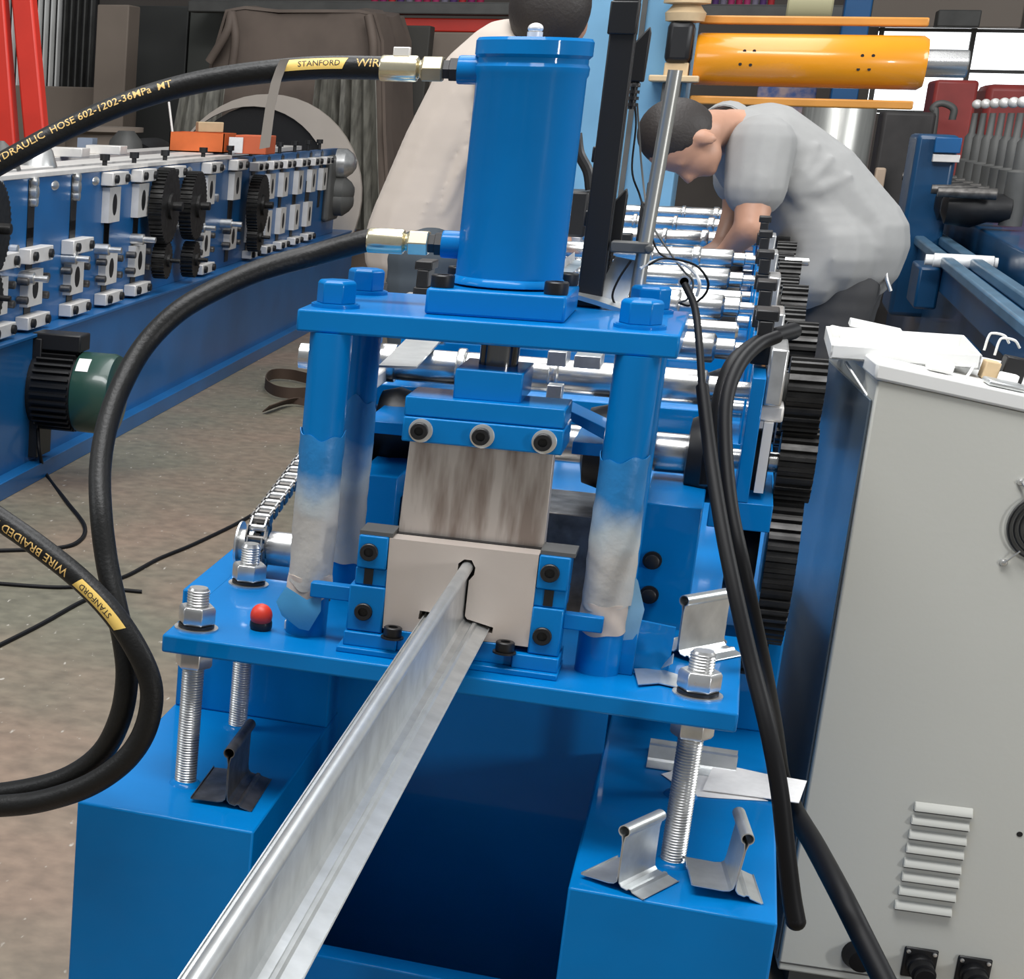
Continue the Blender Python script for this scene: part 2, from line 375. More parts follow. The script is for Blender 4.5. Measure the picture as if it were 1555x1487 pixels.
# ram and punch assembly
b = nb(); lathe(b, (.018, .155, 0), [(.0235, .352), (.0235, .39)], 36); part('ram_rod', b, mat('dark_chrome', (.16, .16, .16), .15, .95), PR)
b = nb(); box(b, -.024, .056, .085, .20, .322, .359); part('ram_block', b, BLUE, PR, .002)
b = nb(); box(b, -.078, .110, .07, .16, .299, .323); part('punch_holder_top', b, BLUE, PR, .002)
b = nb(); box(b, -.0775, .1115, .066, .165, .268, .2985); H = part('punch_holder', b, BLUE, PR, .002)
for x in (-.055, .018, .090):
    b = nb(); lathe(b, (x, .066, .283), [(.0145, 0), (.0145, -.002), (.0135, -.0025)], 28, 'y'); wsh = part('screw_recess', b, ZINC, PR)
    b = nb(); lathe(b, (x-.001, .0635, .283), [(.0105, 0), (.0105, -.007), (.0095, -.008), (.0055, -.008), (.0055, -.003), (.0005, -.003)], 24, 'y'); part('cap_screw', b, BLACK, PR)
b = nb(); prism(b, [(-.070, .269), (.101, .269), (.103, .125), (-.074, .125)], 'y', .088, .112); part('punch_blade', b, PUNCH, PR, .0008)
# lower die: steel face plate with a T-shaped opening, held by two blue guide posts
b = nb()
yF, yB = .048, .078
slot = [(.0575, .0445), (.0580, .0522), (.0260, .0587), (.0232, .0625), (.0232, .1075), (.0285, .115), (.0292, .124), (.024, .133), (.0150, .133), (.0085, .127), (.0085, .118), (.0138, .112), (.0145, .108), (.0138, .064), (.0115, .0605), (-.0315, .0620), (-.0325, .0505), (-.020, .048), (.014, .048), (.019, .047)]
outer = [(-.0768, .149), (.1012, .149), (.1015, .0335), (-.0745, .0335)]
vo = [b.verts.new((x, yF, z)) for x, z in outer]; vi = [b.verts.new((x, yF, z)) for x, z in slot]
ed = [b.edges.new((vo[i], vo[(i+1) % 4])) for i in range(4)]+[b.edges.new((vi[i], vi[(i+1) % len(vi)])) for i in range(len(vi))]
bmesh.ops.triangle_fill(b, use_beauty=True, edges=ed)
res = bmesh.ops.extrude_face_region(b, geom=b.faces[:]); bmesh.ops.translate(b, verts=[g for g in res['geom'] if isinstance(g, bmesh.types.BMVert)], vec=(0, yB-yF, 0))
part('die_plate', b, DIE, PR, label='bare steel die plate with T-shaped opening')
b = nb(); box(b, -.078, .1025, .0785, .09, .028, .15); part('die_backing', b, BLACK, PR)
for x0, x1, sx in ((-.114, -.0775, -1), (.1022, .1385, 1)):
    b = nb(); box(b, x0, x1, .046, .092, .108, .1495); part('guide_post_upper', b, BLUE, PR, .002)
    b = nb()
    if sx < 0: box(b, x0-.001, x1+.002, .050, .092, .085, .108); box(b, x0-.006, x1+.002, .046, .092, .026, .085)
    else: box(b, x0-.002, x1, .050, .092, .085, .108); box(b, x0-.001, x1-.001, .046, .092, .026, .085)
    part('guide_post_lower', b, BLUE, PR, .002)
    b = nb(); xm = (x0+x1)/2-.003; box(b, xm-.005, xm+.006, .0485, .0505, .087, .107); part('slot_gap', b, BLACK, PR)
    b = nb(); box(b, x0, x1+.004, .05, .10, .1496, .1545); part('post_cap', b, GREYB, PR)
    for z in (.129, .052 if sx < 0 else .050):
        b = nb(); lathe(b, (xm-.001, .0462, z), [(.0112, 0), (.0112, -.004), (.0102, -.005), (.006, -.005), (.006, -.001), (.0005, -.001)], 24, 'y'); part('cap_screw', b, BLACK, PR)
b = nb(); box(b, -.127, .14, .030, .11, 0, .0075); box(b, -.121, -.055, .040, .11, .0075, .0255); box(b, .085, .139, .038, .11, .0075, .0255); box(b, -.055, .085, .046, .11, .0075, .033); part('die_base', b, BLUE, PR, .0015)
for x, y in ((-.060, .036), (.0755, .036)):
    b = nb(); lathe(b, (x, y, 0), [(.014, .0255), (.014, .0275), (.0105, .0275), (.0112, .029), (.0112, .039), (.0100, .040), (.006, .040), (.006, .034), (.0005, .034)], 24); part('cap_screw', b, BLACK, PR)
for x0, x1 in ((-.172, -.112), (.137, .183)):
    b = nb(); box(b, x0, x1, .062, .080, .058, .077); part('tie_bar', b, BLUE, PR, .0015)
b = nb(); box(b, .2045, .2225, .10, .125, 0, .060); part('tie_post', b, BLUE, PR, .001)
# lower stub of tie post side plate
b = nb(); sheet(b, [(.222, .118, 0), (.262, .135, 0), (.264, .135, .058), (.222, .118, .066)], .006, (0, 1, 0)); part('side_gusset', b, BLUE, PR)
# threaded levelling rods through the base plate
for (x, y, zt) in ((-.3135, .050, .055), (.2985, .056, .055), (-.3085, .312, .060), (.2985, .316, .02)):
    b = nb(); thread(b, x, y, -.217, zt, .0148 if y < .2 else .0138); r = part('threaded_rod', b, ZINC if zt != .06 or 1 else ZINC, PR, sm=20)
    b = nb(); nut(b, x, y, .0065, .031, .043, .3); part('hex_nut', b, ZINC, r, .0008)
    b = nb(); lathe(b, (x, y, 0), [(.0235, .0022), (.0235, .0065), (.015, .0065)], 32); part('spring_washer', b, BLACK, r)
    b = nb(); lathe(b, (x, y, 0), [(.0285, 0), (.0285, .0022), (.015, .0022)], 36); part('flat_washer', b, ZINC, r)
    b = nb(); nut(b, x, y, -.052, -.026, .043, .9); part('lock_nut', b, ZINC, r, .0008)
    b = nb(); lathe(b, (x, y, 0), [(.022, -.2172), (.019, -.213), (.0155, -.211)], 20); part('weld_bead', b, BLUE, r, sm=60)

# ================================================================ roll forming machine behind the press
RM = thing('roll_forming_machine', 'long blue roll forming machine with shafts and black gears behind the press', 'machine', (0, .5, -.65))
for x0, x1 in ((-.4224, -.1890), (.1890, .4166)):
    b = nb(); box(b, x0, x1, -.0788, .80, -.65, -.217); part('pedestal', b, BLUE, RM, .003)
b = nb(); box(b, -.415, .41, .80, 5.9, -.65, -.12); part('bed_frame', b, BLUE, RM, .003)
b = nb(); box(b, -.42, -.19, .372, .80, -.217, -.035); part('bed_riser', b, BLUE, RM, .003)
b = nb(); box(b, .19, .41, .66, .80, -.217, -.06); part('bed_riser', b, BLUE, RM, .003)
b = nb(); box(b, -.19, .19, .10, .14, -.65, -.45); part('cross_member', b, BLUE, RM, .003)
b = nb(); box(b, -.19, .19, .45, .47, -.65, -.06); part('cross_panel', b, BLUE, RM)
# front end block and its screws
b = nb(); box(b, .20, .275, .42, .66, -.05, .155); part('end_block', b, BLUE, RM, .002)
b = nb(); box(b, -.225, -.13, .42, .66, -.05, .155); part('end_block', b, BLUE, RM, .002)
for q in ((0.2205,0.4200,0.0768), (0.2225,0.4200,0.0286)):
    b = nb(); lathe(b, q, [(.0125, 0), (.0125, -.004), (.0095, -.004), (.0095, -.012), (.008, -.013)], 20, 'y'); part('cap_screw', b, BLACK, RM)
b = nb(); lathe(b, (-0.2079,0.4200,0.0168), [(.0105, 0), (.0105, -.02), (.009, -.022)], 20, 'y'); part('cap_screw', b, BLACK, RM)
b = nb(); box(b, -.129, .199, .46, .64, -.06, .12); part('dark_filler', b, DARKST, RM, .002)  # dark block added to keep the space behind the die dark
for xa_, xb_ in ((-.20, -.06), (.10, .175)):  # extra black rolls added to darken the gap behind the punch
    b = nb(); lathe(b, (0, .62, .193), [(.03, xa_), (.055, xa_+.005), (.062, xa_+.03), (.05, (xa_+xb_)/2), (.062, xb_-.03), (.055, xb_-.005), (.03, xb_)], 40, 'x'); part('forming_roll', b, BLACK, RM)
ST = [.62, 1.13, 1.88, 2.6, 3.3, 4.1, 4.9, 5.7]
ZU, ZL = .290, .193
stand = shaft = None
def shaft_prof(r):
    p = [(r*.8, -.325), (r*.8, -.30), (r*.5, -.298), (r*.5, -.215)]
    x = -.21
    for w, k in ((.03, 1.15), (.09, .98), (.012, 1.2), (.12, 1.0), (.012, 1.18), (.10, .99), (.02, 1.2), (.08, 1.0)):
        p += [(r*k*.97, x), (r*k, x+.002), (r*k, x+w-.002), (r*k*.97, x+w)]; x += w
    p += [(r*.7, .258), (r*.7, .285), (r*.5, .287), (r*.5, .406)]; return p
for i, y in enumerate(ST):
    if i == 0:
        b = nb(); lathe(b, (0, y, ZU), shaft_prof(.0250), 32, 'x'); sh_u = part('roller_shaft', b, CHROME, RM)
        b = nb(); lathe(b, (0, y, ZL), [q_ for q_ in shaft_prof(.0285) if q_[1] > -.27], 32, 'x'); sh_l = part('roller_shaft', b, CHROME, RM)
        b = nb(); lathe(b, (0, y, ZL), [(.03, .242), (.052, .244), (.056, .252), (.066, .272), (.066, .283), (.03, .285)], 40, 'x'); roll_l = part('forming_roll', b, BLACK, RM)
        st = []
        for s, xa in ((-1, -.236), (1, .312)):
            b = nb(); box(b, xa, xa+.0175, y-.13, y+.09, .155, .325); box(b, xa-.03, xa+.05, y-.13, y+.12, .117, .155); stf = part('bearing_stand', b, BLUE, RM, .0015)
            b = nb(); box(b, xa+s*.0215-.006+.008, xa+s*.0215+.006+.008, y-.10, y-.06, .165, .262); stb = part('gib_strip', b, WSTEEL, RM)
            b = nb(); box(b, xa+.0185, xa+.041, y-.10, y+.05, .285, .362) if s > 0 else box(b, xa-.024, xa-.0005, y-.10, y+.05, .285, .345); stc = part('bearing_block', b, ZINC, RM, .003)
            b = nb(); box(b, xa+.014, xa+.046, y-.09, y+.05, .262, .284); std = part('adjuster_screw', b, WSTEEL, RM, .003)
            b = nb(); xx = xa+.011; box(b, xx-.016, xx+.012, y-.02, y+.05, .33, .36); box(b, xx-.012, xx+.008, y-.02, y+.05, .36, .39); box(b, xx-.017, xx+.013, y-.02, y+.05, .39, .405); ste = part('lock_block', b, BLACK, RM, .002) if s < 0 else part('lock_block', b, BLACK, RM, .002)
            st += [stf, stb, stc, std, ste]
        b = nb(); gear_bm(b, (.383, y, ZU), .053, 22, .047); g_u = part('spur_gear', b, GEAR, RM, sm=20)
        b = nb(); gear_bm(b, (.386, y, ZL), .053, 22, .047); g_l = part('spur_gear', b, GEAR, RM, sm=20)
        b = nb(); lathe(b, (.349, y, ZU), [(.03, -.012), (.03, .012), (.018, .013)], 24, 'x'); col_ = part('shaft_collar', b, GREYB, RM)
        b = nb(); gear_bm(b, (.384, y+.02, .042), .115, 46, .040); part('idler_gear', b, GEAR, RM, sm=20)
        b = nb(); lathe(b, (.33, y+.02, .05), [(.05, -.015), (.055, .0), (.05, .025)], 24, 'x'); part('gear_hub', b, BLACK, RM)
        b = nb(); lathe(b, (.33, y, ZL), [(.046, -.012), (.046, .02), (.02, .021)], 24, 'x'); part('bearing_cover', b, BLACK, RM)
        b = nb(); gear_bm(b, (.372, y+.1, -.10), .07, 30, .036); part('idler_gear', b, GEAR, RM, sm=20)
        proto = (sh_u, sh_l, roll_l, g_u, g_l, col_, *st)
        y0 = y
    else:
        for o in proto:
            again(o, RM, (0, y-y0+o.location.y, o.location.z))
# links between stations: idler gears mid way
for y in (.88, 1.5, 2.24, 2.95, 3.7, 4.5):
    b = nb(); gear_bm(b, (.378, y, .235), .10 if y > 1 else .06, 40 if y > 1 else 24, .035); part('idler_gear', b, GEAR, RM, sm=20)
for y in (2.24, 2.42, 1.7):
    b = nb(); lathe(b, (0, y, .262), [(.018, -.29), (.018, .285), (.012, .29)], 20, 'x'); part('side_roller_shaft', b, CHROME, RM)
# stop screw and lever bits
b = nb(); lathe(b, (0.3999,2.6,0.3395), [(.009, -.03), (.009, .02), (.007, .022)], 16, 'x'); part('grease_nipple', b, ZINC, RM)
b = nb(); sheet(b, [(0.0841,0.4000,0.2762), (0.1446,0.4000,0.2523), (0.1423,0.4000,0.2368), (0.0857,0.4000,0.2629)], .05, (0, 1, .1)); part('slanted_guide_arm', b, BLUE, RM, .001)
b = nb(); box(b, .10, .20, .40, .60, .215, .232); part('guide_shelf', b, BLUE, RM, .001)
b = nb(); box(b, -.185, -.085, .42, .60, .215, .232); part('guide_shelf', b, BLUE, RM, .001)
b = nb(); box(b, -.235, .29, .72, .78, .205, .243); part('tie_beam', b, BLUE, RM, .002)
b = nb(); box(b, -.235, .29, 1.35, 1.41, .20, .25); part('tie_beam', b, BLUE, RM, .002)
b = nb(); box(b, .05, .075, .45, .52, .325, .345); box(b, .085, .12, .45, .52, .325, .342); box(b, .055, .075, .44, .47, .27, .30); part('guide_clips', b, ZINC, RM, .001)
# chain drive at the left front
q = (-0.3351,0.5000,0.0124)
b = nb(); lathe(b, q, [(.034, -.036), (.036, -.035), (.036, -.032), (.024, -.031), (.0245, -.012), (.017, -.011), (.017, .012), (.026, .013), (.026, .05)], 32, 'x'); part('drive_shaft', b, ZINC, RM)
b = nb(); R = .050
for k in range(18):
    a = 2*PI*k/18; box(b, -.004, .004, -.006, .006, R-.012, R-.001, Matrix.Translation(q) @ Matrix.Rotation(a, 4, 'X'))
lathe(b, q, [(R-.008, -.004), (R-.008, .004)], 36, 'x'); SPK = part('sprocket', b, GEAR, RM)
path = []
for k in range(11):
    a = PI*1.0-math.radians(18*k*.9)+.7
    path.append((q[0], q[1]+(R+.002)*math.cos(a), q[2]+(R+.002)*math.sin(a)))
path = path[:9]
e0 = V(path[-1]); path = [V(p) for p in path]
tgt = V((q[0], 1.1, .15))
top = V((q[0], q[1]-.012, q[2]+R+.002))
pts = [V((q[0], q[1]+(R+.002)*math.cos(a), q[2]+(R+.002)*math.sin(a))) for a in [math.radians(d) for d in (215, 195, 175, 155, 135, 118)]]
d = (tgt-pts[-1]).normalized()
k = 0
while k < 24: k += 1; pts.append(pts[-1]+d*.0165)
for i in range(len(pts)-1):
    p, n_ = pts[i], pts[i+1]; wd = .0150 if i % 2 else .0120
    b = nb(); dd = (n_-p); L = dd.length; M = Matrix.Translation((p+n_)/2) @ V((0, 1, 0)).rotation_difference(dd).to_matrix().to_4x4()
    box(b, -wd, -wd+.0022, -L*.62, L*.62, -.0078, .0078, M); box(b, wd-.0022, wd, -L*.62, L*.62, -.0078, .0078, M)
    cyl(b, M @ V((-wd, -L/2, 0)), M @ V((wd, -L/2, 0)), .0055, n=10); part('chain_link', b, DARKST if i % 2 else ZINC, RM)

# black limit box and curved handle beyond the cylinder
x0, x1, z0, z1 = (-0.1047,-0.0554,0.4075,0.4882)
b = nb(); box(b, x0, x1, 2.28, 2.42, z0-.02, z1); part('limit_switch_box', b, BLACK, RM, .006)
b = nb(); tube(b, [(-0.0990,2.3,0.6122), (-0.0883,2.3,0.5699), (-0.0655,2.3,0.5322), (-0.0550,2.3,0.4925)], .012, 10); part('curved_handle', b, BLACK, RM)
b = nb(); box(b, .02, .05, 3.0, 3.04, .33, .44); lathe(b, (.035, 3.02, 0), [(.006, .44), (.006, .49)], 10); part('sensor_block', b, BLACK, RM, .003)
b = nb(); box(b, -.02, .01, 2.98, 3.04, .32, .36); part('sensor_block', b, BLACK, RM, .003)

# ================================================================ the rolled T-profile coming out of the die
def tee_line():
    L = [(-.0265, .0555), (-.0268, .0530), (-.0235, .0528), (.008, .0540), (.0145, .0556), (.0178, .0590), (.0186, .066), (.0186, .108)]
    for k in range(15):
        a = math.radians(-105-k*23.0); L.append((.0188+.0068*math.cos(a), .1225+.0068*math.sin(a)))
    L += [(.0200, .108), (.0200, .066), (.0210, .0580), (.0245, .0540), (.0315, .0525), (.0335, .0545), (.0365, .0545), (.0385, .0515), (.0520, .0480), (.0535, .0495)]
    return L
TL = tee_line()
b = nb(); rows = [[(x, y, z) for x, z in TL] for y in (.07, -.35, -.8, -1.25, -1.70)]; strip(b, rows, .0011)
single('metal_profile', b, GALV, 'long galvanised T-shaped metal profile running out of the steel die plate', 'metal profile', sm=25)
def tee_piece(loc, rotz, L, m, label, tilt=(0, 0)):
    b = nb(); rows = [[(x-.0135, y, z-.0478) for x, z in TL] for y in (0, L*.5, L)]; strip(b, rows, .0011)
    bmesh.ops.rotate(b, verts=b.verts[:], cent=(0, 0, 0), matrix=Matrix.Rotation(rotz, 3, 'Z') @ Matrix.Rotation(tilt[0], 3, 'X') @ Matrix.Rotation(tilt[1], 3, 'Y'))
    mz = min(v.co.z for v in b.verts); bmesh.ops.translate(b, verts=b.verts[:], vec=V(loc)-V((0, 0, mz)))
    return single('profile_offcut', b, m, label, 'offcut', 'T-profile offcuts', sm=25)
tee_piece((-.248, -.014, -.2168), 0.03, .13, DARKST, 'dark oily T-shaped offcut on the left blue pedestal')
tee_piece((.2365, -.062, -.2168), -.44, .085, GALV, 'grey T-shaped offcut left of the threaded rod on the right pedestal')
tee_piece((.3615, -.034, -.2168), .12, .09, GALV, 'shiny T-shaped offcut right of the threaded rod on the right pedestal', (0, .10))
b = nb(); prof = [(-.045, .001), (-.044, .016), (-.030, .020), (-.028, .012), (-.012, .011), (-.008, .020), (.004, .021), (.008, .004), (.012, .001), (.045, .0012)]
strip(b, [[(x, .455-q_[0], -.2166+q_[1]) for q_ in prof] for x in (.25, .31, .366)], .0011); single('ribbed_offcut', b, GALV, 'bright ribbed metal offcut lying behind the white papers on the right pedestal', 'offcut', 'T-profile offcuts', sm=25)
tee_piece((0.2642,0.2131,0.0002), -.62, .09, GALV, 'grey T-shaped offcut standing on the right end of the base plate')
b = nb(); strip(b, [[(0.2317,0.0512,0.0040), (0.2234,0.1121,0.0060)], [(0.2546,0.0730,0.0030), (0.2516,0.1383,0.0030)], [(0.2810,0.0637,0.0030), (0.2806,0.1170,0.0030)]], .0012)
single('sheet_metal_scrap', b, GALV, 'small flat shiny sheet scrap lying before the right column', 'scrap')
b = nb(); strip(b, [[(0.2362,0.1393,0.0030), (0.2588,0.1835,0.0030)], [(0.2516,0.1425,0.0010), (0.2625,0.1578,0.0010)], [(0.2660,0.0716,0.0300), (0.2657,0.1180,0.0300)]], .001)
single('sheet_metal_scrap', b, GALV, 'folded triangular sheet scrap near the loose bolt on the base plate', 'scrap')
b = nb(); q = V((0.2804,0.3658,0.0005)); lathe(b, q, [(.0115, .02), (.0125, .022), (.0125, .034), (.0115, .036)], 6); lathe(b, q, [(.007, 0), (.007, .021)], 16)
single('loose_bolt', b, DARKST, 'loose dark hex bolt standing on the base plate beside offcut', 'bolt')
b = nb(); q = V((-0.2366,0.0861,0.0000)); lathe(b, q, [(.013, 0), (.0145, .004), (.0145, .010), (.0135, .013)], 24); KB = thing('push_knob', 'red mushroom push knob on the base plate left of the front column', 'knob', q)
part('knob_collar', b, BLACK, KB)
b = nb(); ball(b, q+V((0, -.002, .019)), .0145, (1, 1, 1.1)); part('knob_head', b, REDBALL, KB)
b = nb(); q = V((-0.2033,0.1009,0.0000)); box(b, q.x-.006, q.x+.006, q.y, q.y+.012, 0, .012); single('metal_scrap', b, WSTEEL, 'tiny square pale metal bit beside the red knob', 'scrap', bev=.001)
b = nb(); strip(b, [[(0.2709,0.3906,-0.2160), (0.3010,0.4359,-0.2160)], [(0.3133,0.3187,-0.2160), (0.3531,0.3985,-0.2160)], [(0.3379,0.3233,-0.2160), (0.4072,0.3455,-0.2160)]], .0006)
single('paper_sheet', b, PAPER, 'white paper sheet lying under the folded paper on the pedestal', 'paper')
b = nb(); strip(b, [[(0.3255,0.3427,-0.2135), (0.3377,0.4687,-0.2135)], [(0.3946,0.3481,-0.2135), (0.4028,0.4519,-0.2135)], [(0.4442,0.3407,-0.2105), (0.4557,0.4385,-0.2105)]], .0012)
single('paper_sheet', b, PAPER, 'folded white paper lying across the pedestal edge over the black cable', 'paper')

# ================================================================ hydraulic hoses
class Path:
    def __init__(s, pts, k=10):
        s.p = spline(pts, k); s.d = [0]
        for a, b in zip(s.p, s.p[1:]): s.d.append(s.d[-1]+(b-a).length)
    def at(s, x):
        import bisect
        x = max(0, min(s.d[-1]-1e-5, x)); i = max(1, bisect.bisect_right(s.d, x)); i = min(i, len(s.p)-1)
        t = (x-s.d[i-1])/max(1e-9, s.d[i]-s.d[i-1]); p = s.p[i-1].lerp(s.p[i], t)
        j = min(max(i, 2), len(s.p)-2); T = (s.p[j+1]-s.p[j-2]).normalized() if j-2 >= 0 else (s.p[i]-s.p[i-1]).normalized()
        return p, T
    def near(s, q):
        q = V(q); return s.d[min(range(len(s.p)), key=lambda i: (s.p[i]-q).length)]
CAMP = V((.277, -2.27, .665))
def on_hose(path, sgn, s0, r, x, h, up):
    """point on the hose skin: x along it, h around it from the side that faces the aisle"""
    p, T = path.at(s0+sgn*x); view = V((.25, -1, .15)); N = (view-T*view.dot(T)).normalized(); B = T.cross(N)*sgn
    a = up+h/r; return p+(N*math.cos(a)-B*math.sin(a))*r*1.0
def lettering(txt, size, path, sgn, s0, r, up, m, parent, lift=1.012, weight=.006, name='lettering'):
    cu_ = bpy.data.curves.new('txt', 'FONT'); cu_.body = txt; cu_.size = size; cu_.offset = weight*size; cu_.resolution_u = 2
    o = bpy.data.objects.new('txt', cu_); COL.objects.link(o); dg = bpy.context.evaluated_depsgraph_get(); me = bpy.data.meshes.new_from_object(o.evaluated_get(dg))
    bpy.data.objects.remove(o); b = nb(); b.from_mesh(me); bpy.data.meshes.remove(me)
    bmesh.ops.triangulate(b, faces=b.faces[:])
    bmesh.ops.subdivide_edges(b, edges=[e for e in b.edges if e.calc_length() > size*.35], cuts=1)
    wd = max(v.co.x for v in b.verts)
    for v in b.verts: v.co = on_hose(path, sgn, s0, r*lift, v.co.x, v.co.y-size*.33, up)
    o = part(name, b, m, parent, sm=0); return wd
def label_band(path, sgn, s0, L, r, h0, h1, m, parent, skew=.006):
    rows = []
    for i in range(13):
        t = i/12; rows.append([on_hose(path, sgn, s0, r*1.006, t*L+skew*(k/6-.5), h0+(h1-h0)*k/6, 0) for k in range(7)])
    b = nb(); strip(b, rows, .0003); return part('label_band', b, m, parent, sm=60)
R_H = .0143
def fitting(root, z, x_port, wl):
    """hose end: black adapter, union nut, crimped collar, along -x"""
    c = (0, .21, z); x = x_port
    b = nb(); lathe(b, c, [(.012, x), (.0155, x-.001), (.0155, x-.010), (.0125, x-.011), (.0125, x-.018)], 6, 'x'); part('adapter', b, BLACK, root)
    x -= .018; b = nb(); lathe(b, c, [(.0150, x), (.0168, x-.002), (.0168, x-.024), (.015, x-.026)], 6, 'x'); part('union_nut', b, NUTBR if z > .6 else BRASSY, root, .001)
    x -= .026; b = nb(); lathe(b, c, [(.0115, x), (.0105, x-.003), (.0125, x-.005), (.0150, x-.006), (.0158, x-.008), (.0158, x-.049), (.0148, x-.051)], 28, 'x'); part('crimp_collar', b, BRASSY, root)
    return x-.049
H1 = thing('hydraulic_hose', 'black hydraulic hose from the top cylinder port arching to the left', 'hose', (-.25, .21, .70))
xe = fitting(H1, .7075, -.074, .05)
b = nb(); box(b, xe+.012, xe+.032, .205, .217, .722, .733); part('collar_tab', b, WSTEEL, H1, .001)
p1 = [(xe+.02, .21, .7075), (xe, .21, .7075), (-0.2341,0.2100,0.7069), (-0.2914,0.2050,0.7024), (-0.3664,0.2000,0.6917), (-0.4325,0.1900,0.6760), (-0.4962,0.1700,0.6527), (-0.5602,0.1500,0.6217), (-0.6067,0.1300,0.5943), (-0.6718,0.1100,0.5533), (-0.7616,0.0800,0.4852), (-0.8930,0.0500,0.3739)]
b = nb(); tube(b, p1, R_H, 20); part('hose_tube', b, RUBBER, H1, sm=60)
A1 = Path(p1)
sS = A1.near((-0.2241,0.2100,0.7072)); s0 = A1.near((-0.4499,0.1900,0.6706))
e = A1.near((-0.4534,0.1900,0.6697))
lettering('HYDRAULIC  HOSE 602-1202-36MPa  MT', .0145, A1, -1, e+.232, R_H, .35, GOLDT, H1)
b0 = A1.near((-0.2914,0.2050,0.7024)); label_band(A1, -1, b0, .080, R_H, -.004, .011, GOLD, H1)
lettering('STANFORD', .0105, A1, -1, b0-.020, R_H, .26, INK, H1, 1.03)
lettering('WIRE', .0155, A1, -1, A1.near((-0.1954,0.2100,0.7094)), R_H, .30, GOLDT, H1)
b = nb(); strip(b, [[(-0.2795,0.1880,0.7166), (-0.2919,0.1880,0.7148)], [(-0.2834,0.1900,0.7086), (-0.2966,0.1900,0.7051)], [(-0.2887,0.1900,0.6910), (-0.3019,0.1900,0.6874)], [(-0.2943,0.1900,0.6563), (-0.3069,0.1900,0.6543)], [(-0.2971,0.1900,0.6075), (-0.3106,0.1900,0.6046)]], .0006); part('hanging_label_strip', b, GREYTAPE, H1, sm=60)
H2 = thing('hydraulic_hose', 'black hydraulic hose from the lower cylinder port looping down past the pedestal', 'hose', (-.3, .1, .3))
xe = fitting(H2, .497, -.0705, .05)
p2 = [(xe+.02, .21, .497), (xe, .21, .497), (-0.2285,0.2000,0.4758), (-0.2888,0.1700,0.4558), (-0.3400,0.1400,0.4297), (-0.3821,0.1100,0.3999), (-0.4145,0.0800,0.3583), (-0.4301,0.0400,0.3110), (-0.4340,0.0000,0.2655), (-0.4278,-0.0400,0.2178), (-0.4110,-0.0800,0.1682), (-0.3946,-0.1000,0.1156), (-0.3743,-0.1200,0.0682), (-0.3574,-0.1300,0.0225), (-0.3475,-0.1400,-0.0199), (-0.3528,-0.1400,-0.0719), (-0.3761,-0.1300,-0.1248), (-0.4166,-0.1200,-0.1659), (-0.4723,-0.1100,-0.1970), (-0.5578,-0.1000,-0.2266), (-0.6715,-0.1000,-0.2515)]
b = nb(); tube(b, p2, R_H, 20); part('hose_tube', b, RUBBER, H2, sm=60)
H3 = thing('hydraulic_hose', 'black hydraulic hose with gold lettering entering low from the left edge', 'hose', (-.5, -.15, .0))
p3 = [(-0.6198,-0.1200,0.2013), (-0.5252,-0.1300,0.1565), (-0.4682,-0.1400,0.1301), (-0.4119,-0.1500,0.0994), (-0.3647,-0.1600,0.0649), (-0.3299,-0.1650,0.0247), (-0.3100,-0.1650,-0.0157), (-0.3091,-0.1650,-0.0558), (-0.3216,-0.1650,-0.0952), (-0.3473,-0.1650,-0.1304), (-0.3899,-0.1600,-0.1656), (-0.4488,-0.1500,-0.1972), (-0.5019,-0.1500,-0.2130), (-0.5838,-0.1500,-0.2306)]
b = nb(); tube(b, p3, R_H, 20); part('hose_tube', b, RUBBER, H3, sm=60)
A3 = Path(p3); bS = A3.near((-0.3489,-0.1600,0.0522))
label_band(A3, -1, bS, .078, R_H, -.004, .011, GOLD, H3)
lettering('STANFORD', .0105, A3, -1, bS-.018, R_H, .26, INK, H3, 1.03)
lettering('WIRE BRAIDED HYDRAULIC', .0155, A3, -1, A3.near((-0.4192,-0.1500,0.1084)), R_H, .30, GOLDT, H3)

# ================================================================ cables right of the press
CA = thing('sensor_cable', 'black sensor cable hanging from the ringed wire down past the pedestal, rounded end', 'cable', (0.3477,-0.0600,0.0776))
b = nb(); tube(b, [(0.2146,0.3600,0.4533), (0.2309,0.3300,0.4270), (0.2440,0.2500,0.3868), (0.2548,0.1800,0.3431)], .0045, 10); part('thin_lead', b, CABLE, CA, sm=60)
b = nb(); pts = [(0.2542,0.1800,0.3478), (0.2738,0.1000,0.2823), (0.2970,0.0300,0.2117), (0.3204,-0.0200,0.1483), (0.3477,-0.0600,0.0776), (0.3733,-0.1000,0.0164), (0.3930,-0.1200,-0.0429), (0.4086,-0.1300,-0.1061), (0.4212,-0.1350,-0.1565), (0.4300,-0.1400,-0.1857)]
tube(b, pts, .009, 16, radii=lambda t: .0074+.0030*t); ball(b, pts[-1], .0106, (1, 1, 1), 16, 10); part('cable_sheath', b, CABLE, CA, sm=60)
b = nb(); lathe(b, (0.2134,0.3600,0.4566), [(.0055, -.002), (.0075, -.002), (.0075, .002), (.0055, .002), (.0054, -.002)], 20, 'y'); part('ring_terminal', b, ZINC, CA)
b = nb(); pts = [(0.3337,0.4500,0.3857), (0.3113,0.4200,0.3752), (0.2919,0.3600,0.3533), (0.2836,0.3000,0.3182), (0.2898,0.2400,0.2695), (0.3052,0.1800,0.2076), (0.3277,0.1400,0.1448), (0.3522,0.1600,0.0691), (0.3775,0.2500,-0.0194), (0.4059,0.4000,-0.1314), (0.4287,0.5000,-0.2269), (0.4421,0.4200,-0.2442), (0.4649,0.2500,-0.2341), (0.4913,0.1000,-0.2377), (0.5186,0.0500,-0.2698), (0.5455,0.0000,-0.3013), (0.5756,-0.0500,-0.3379)]
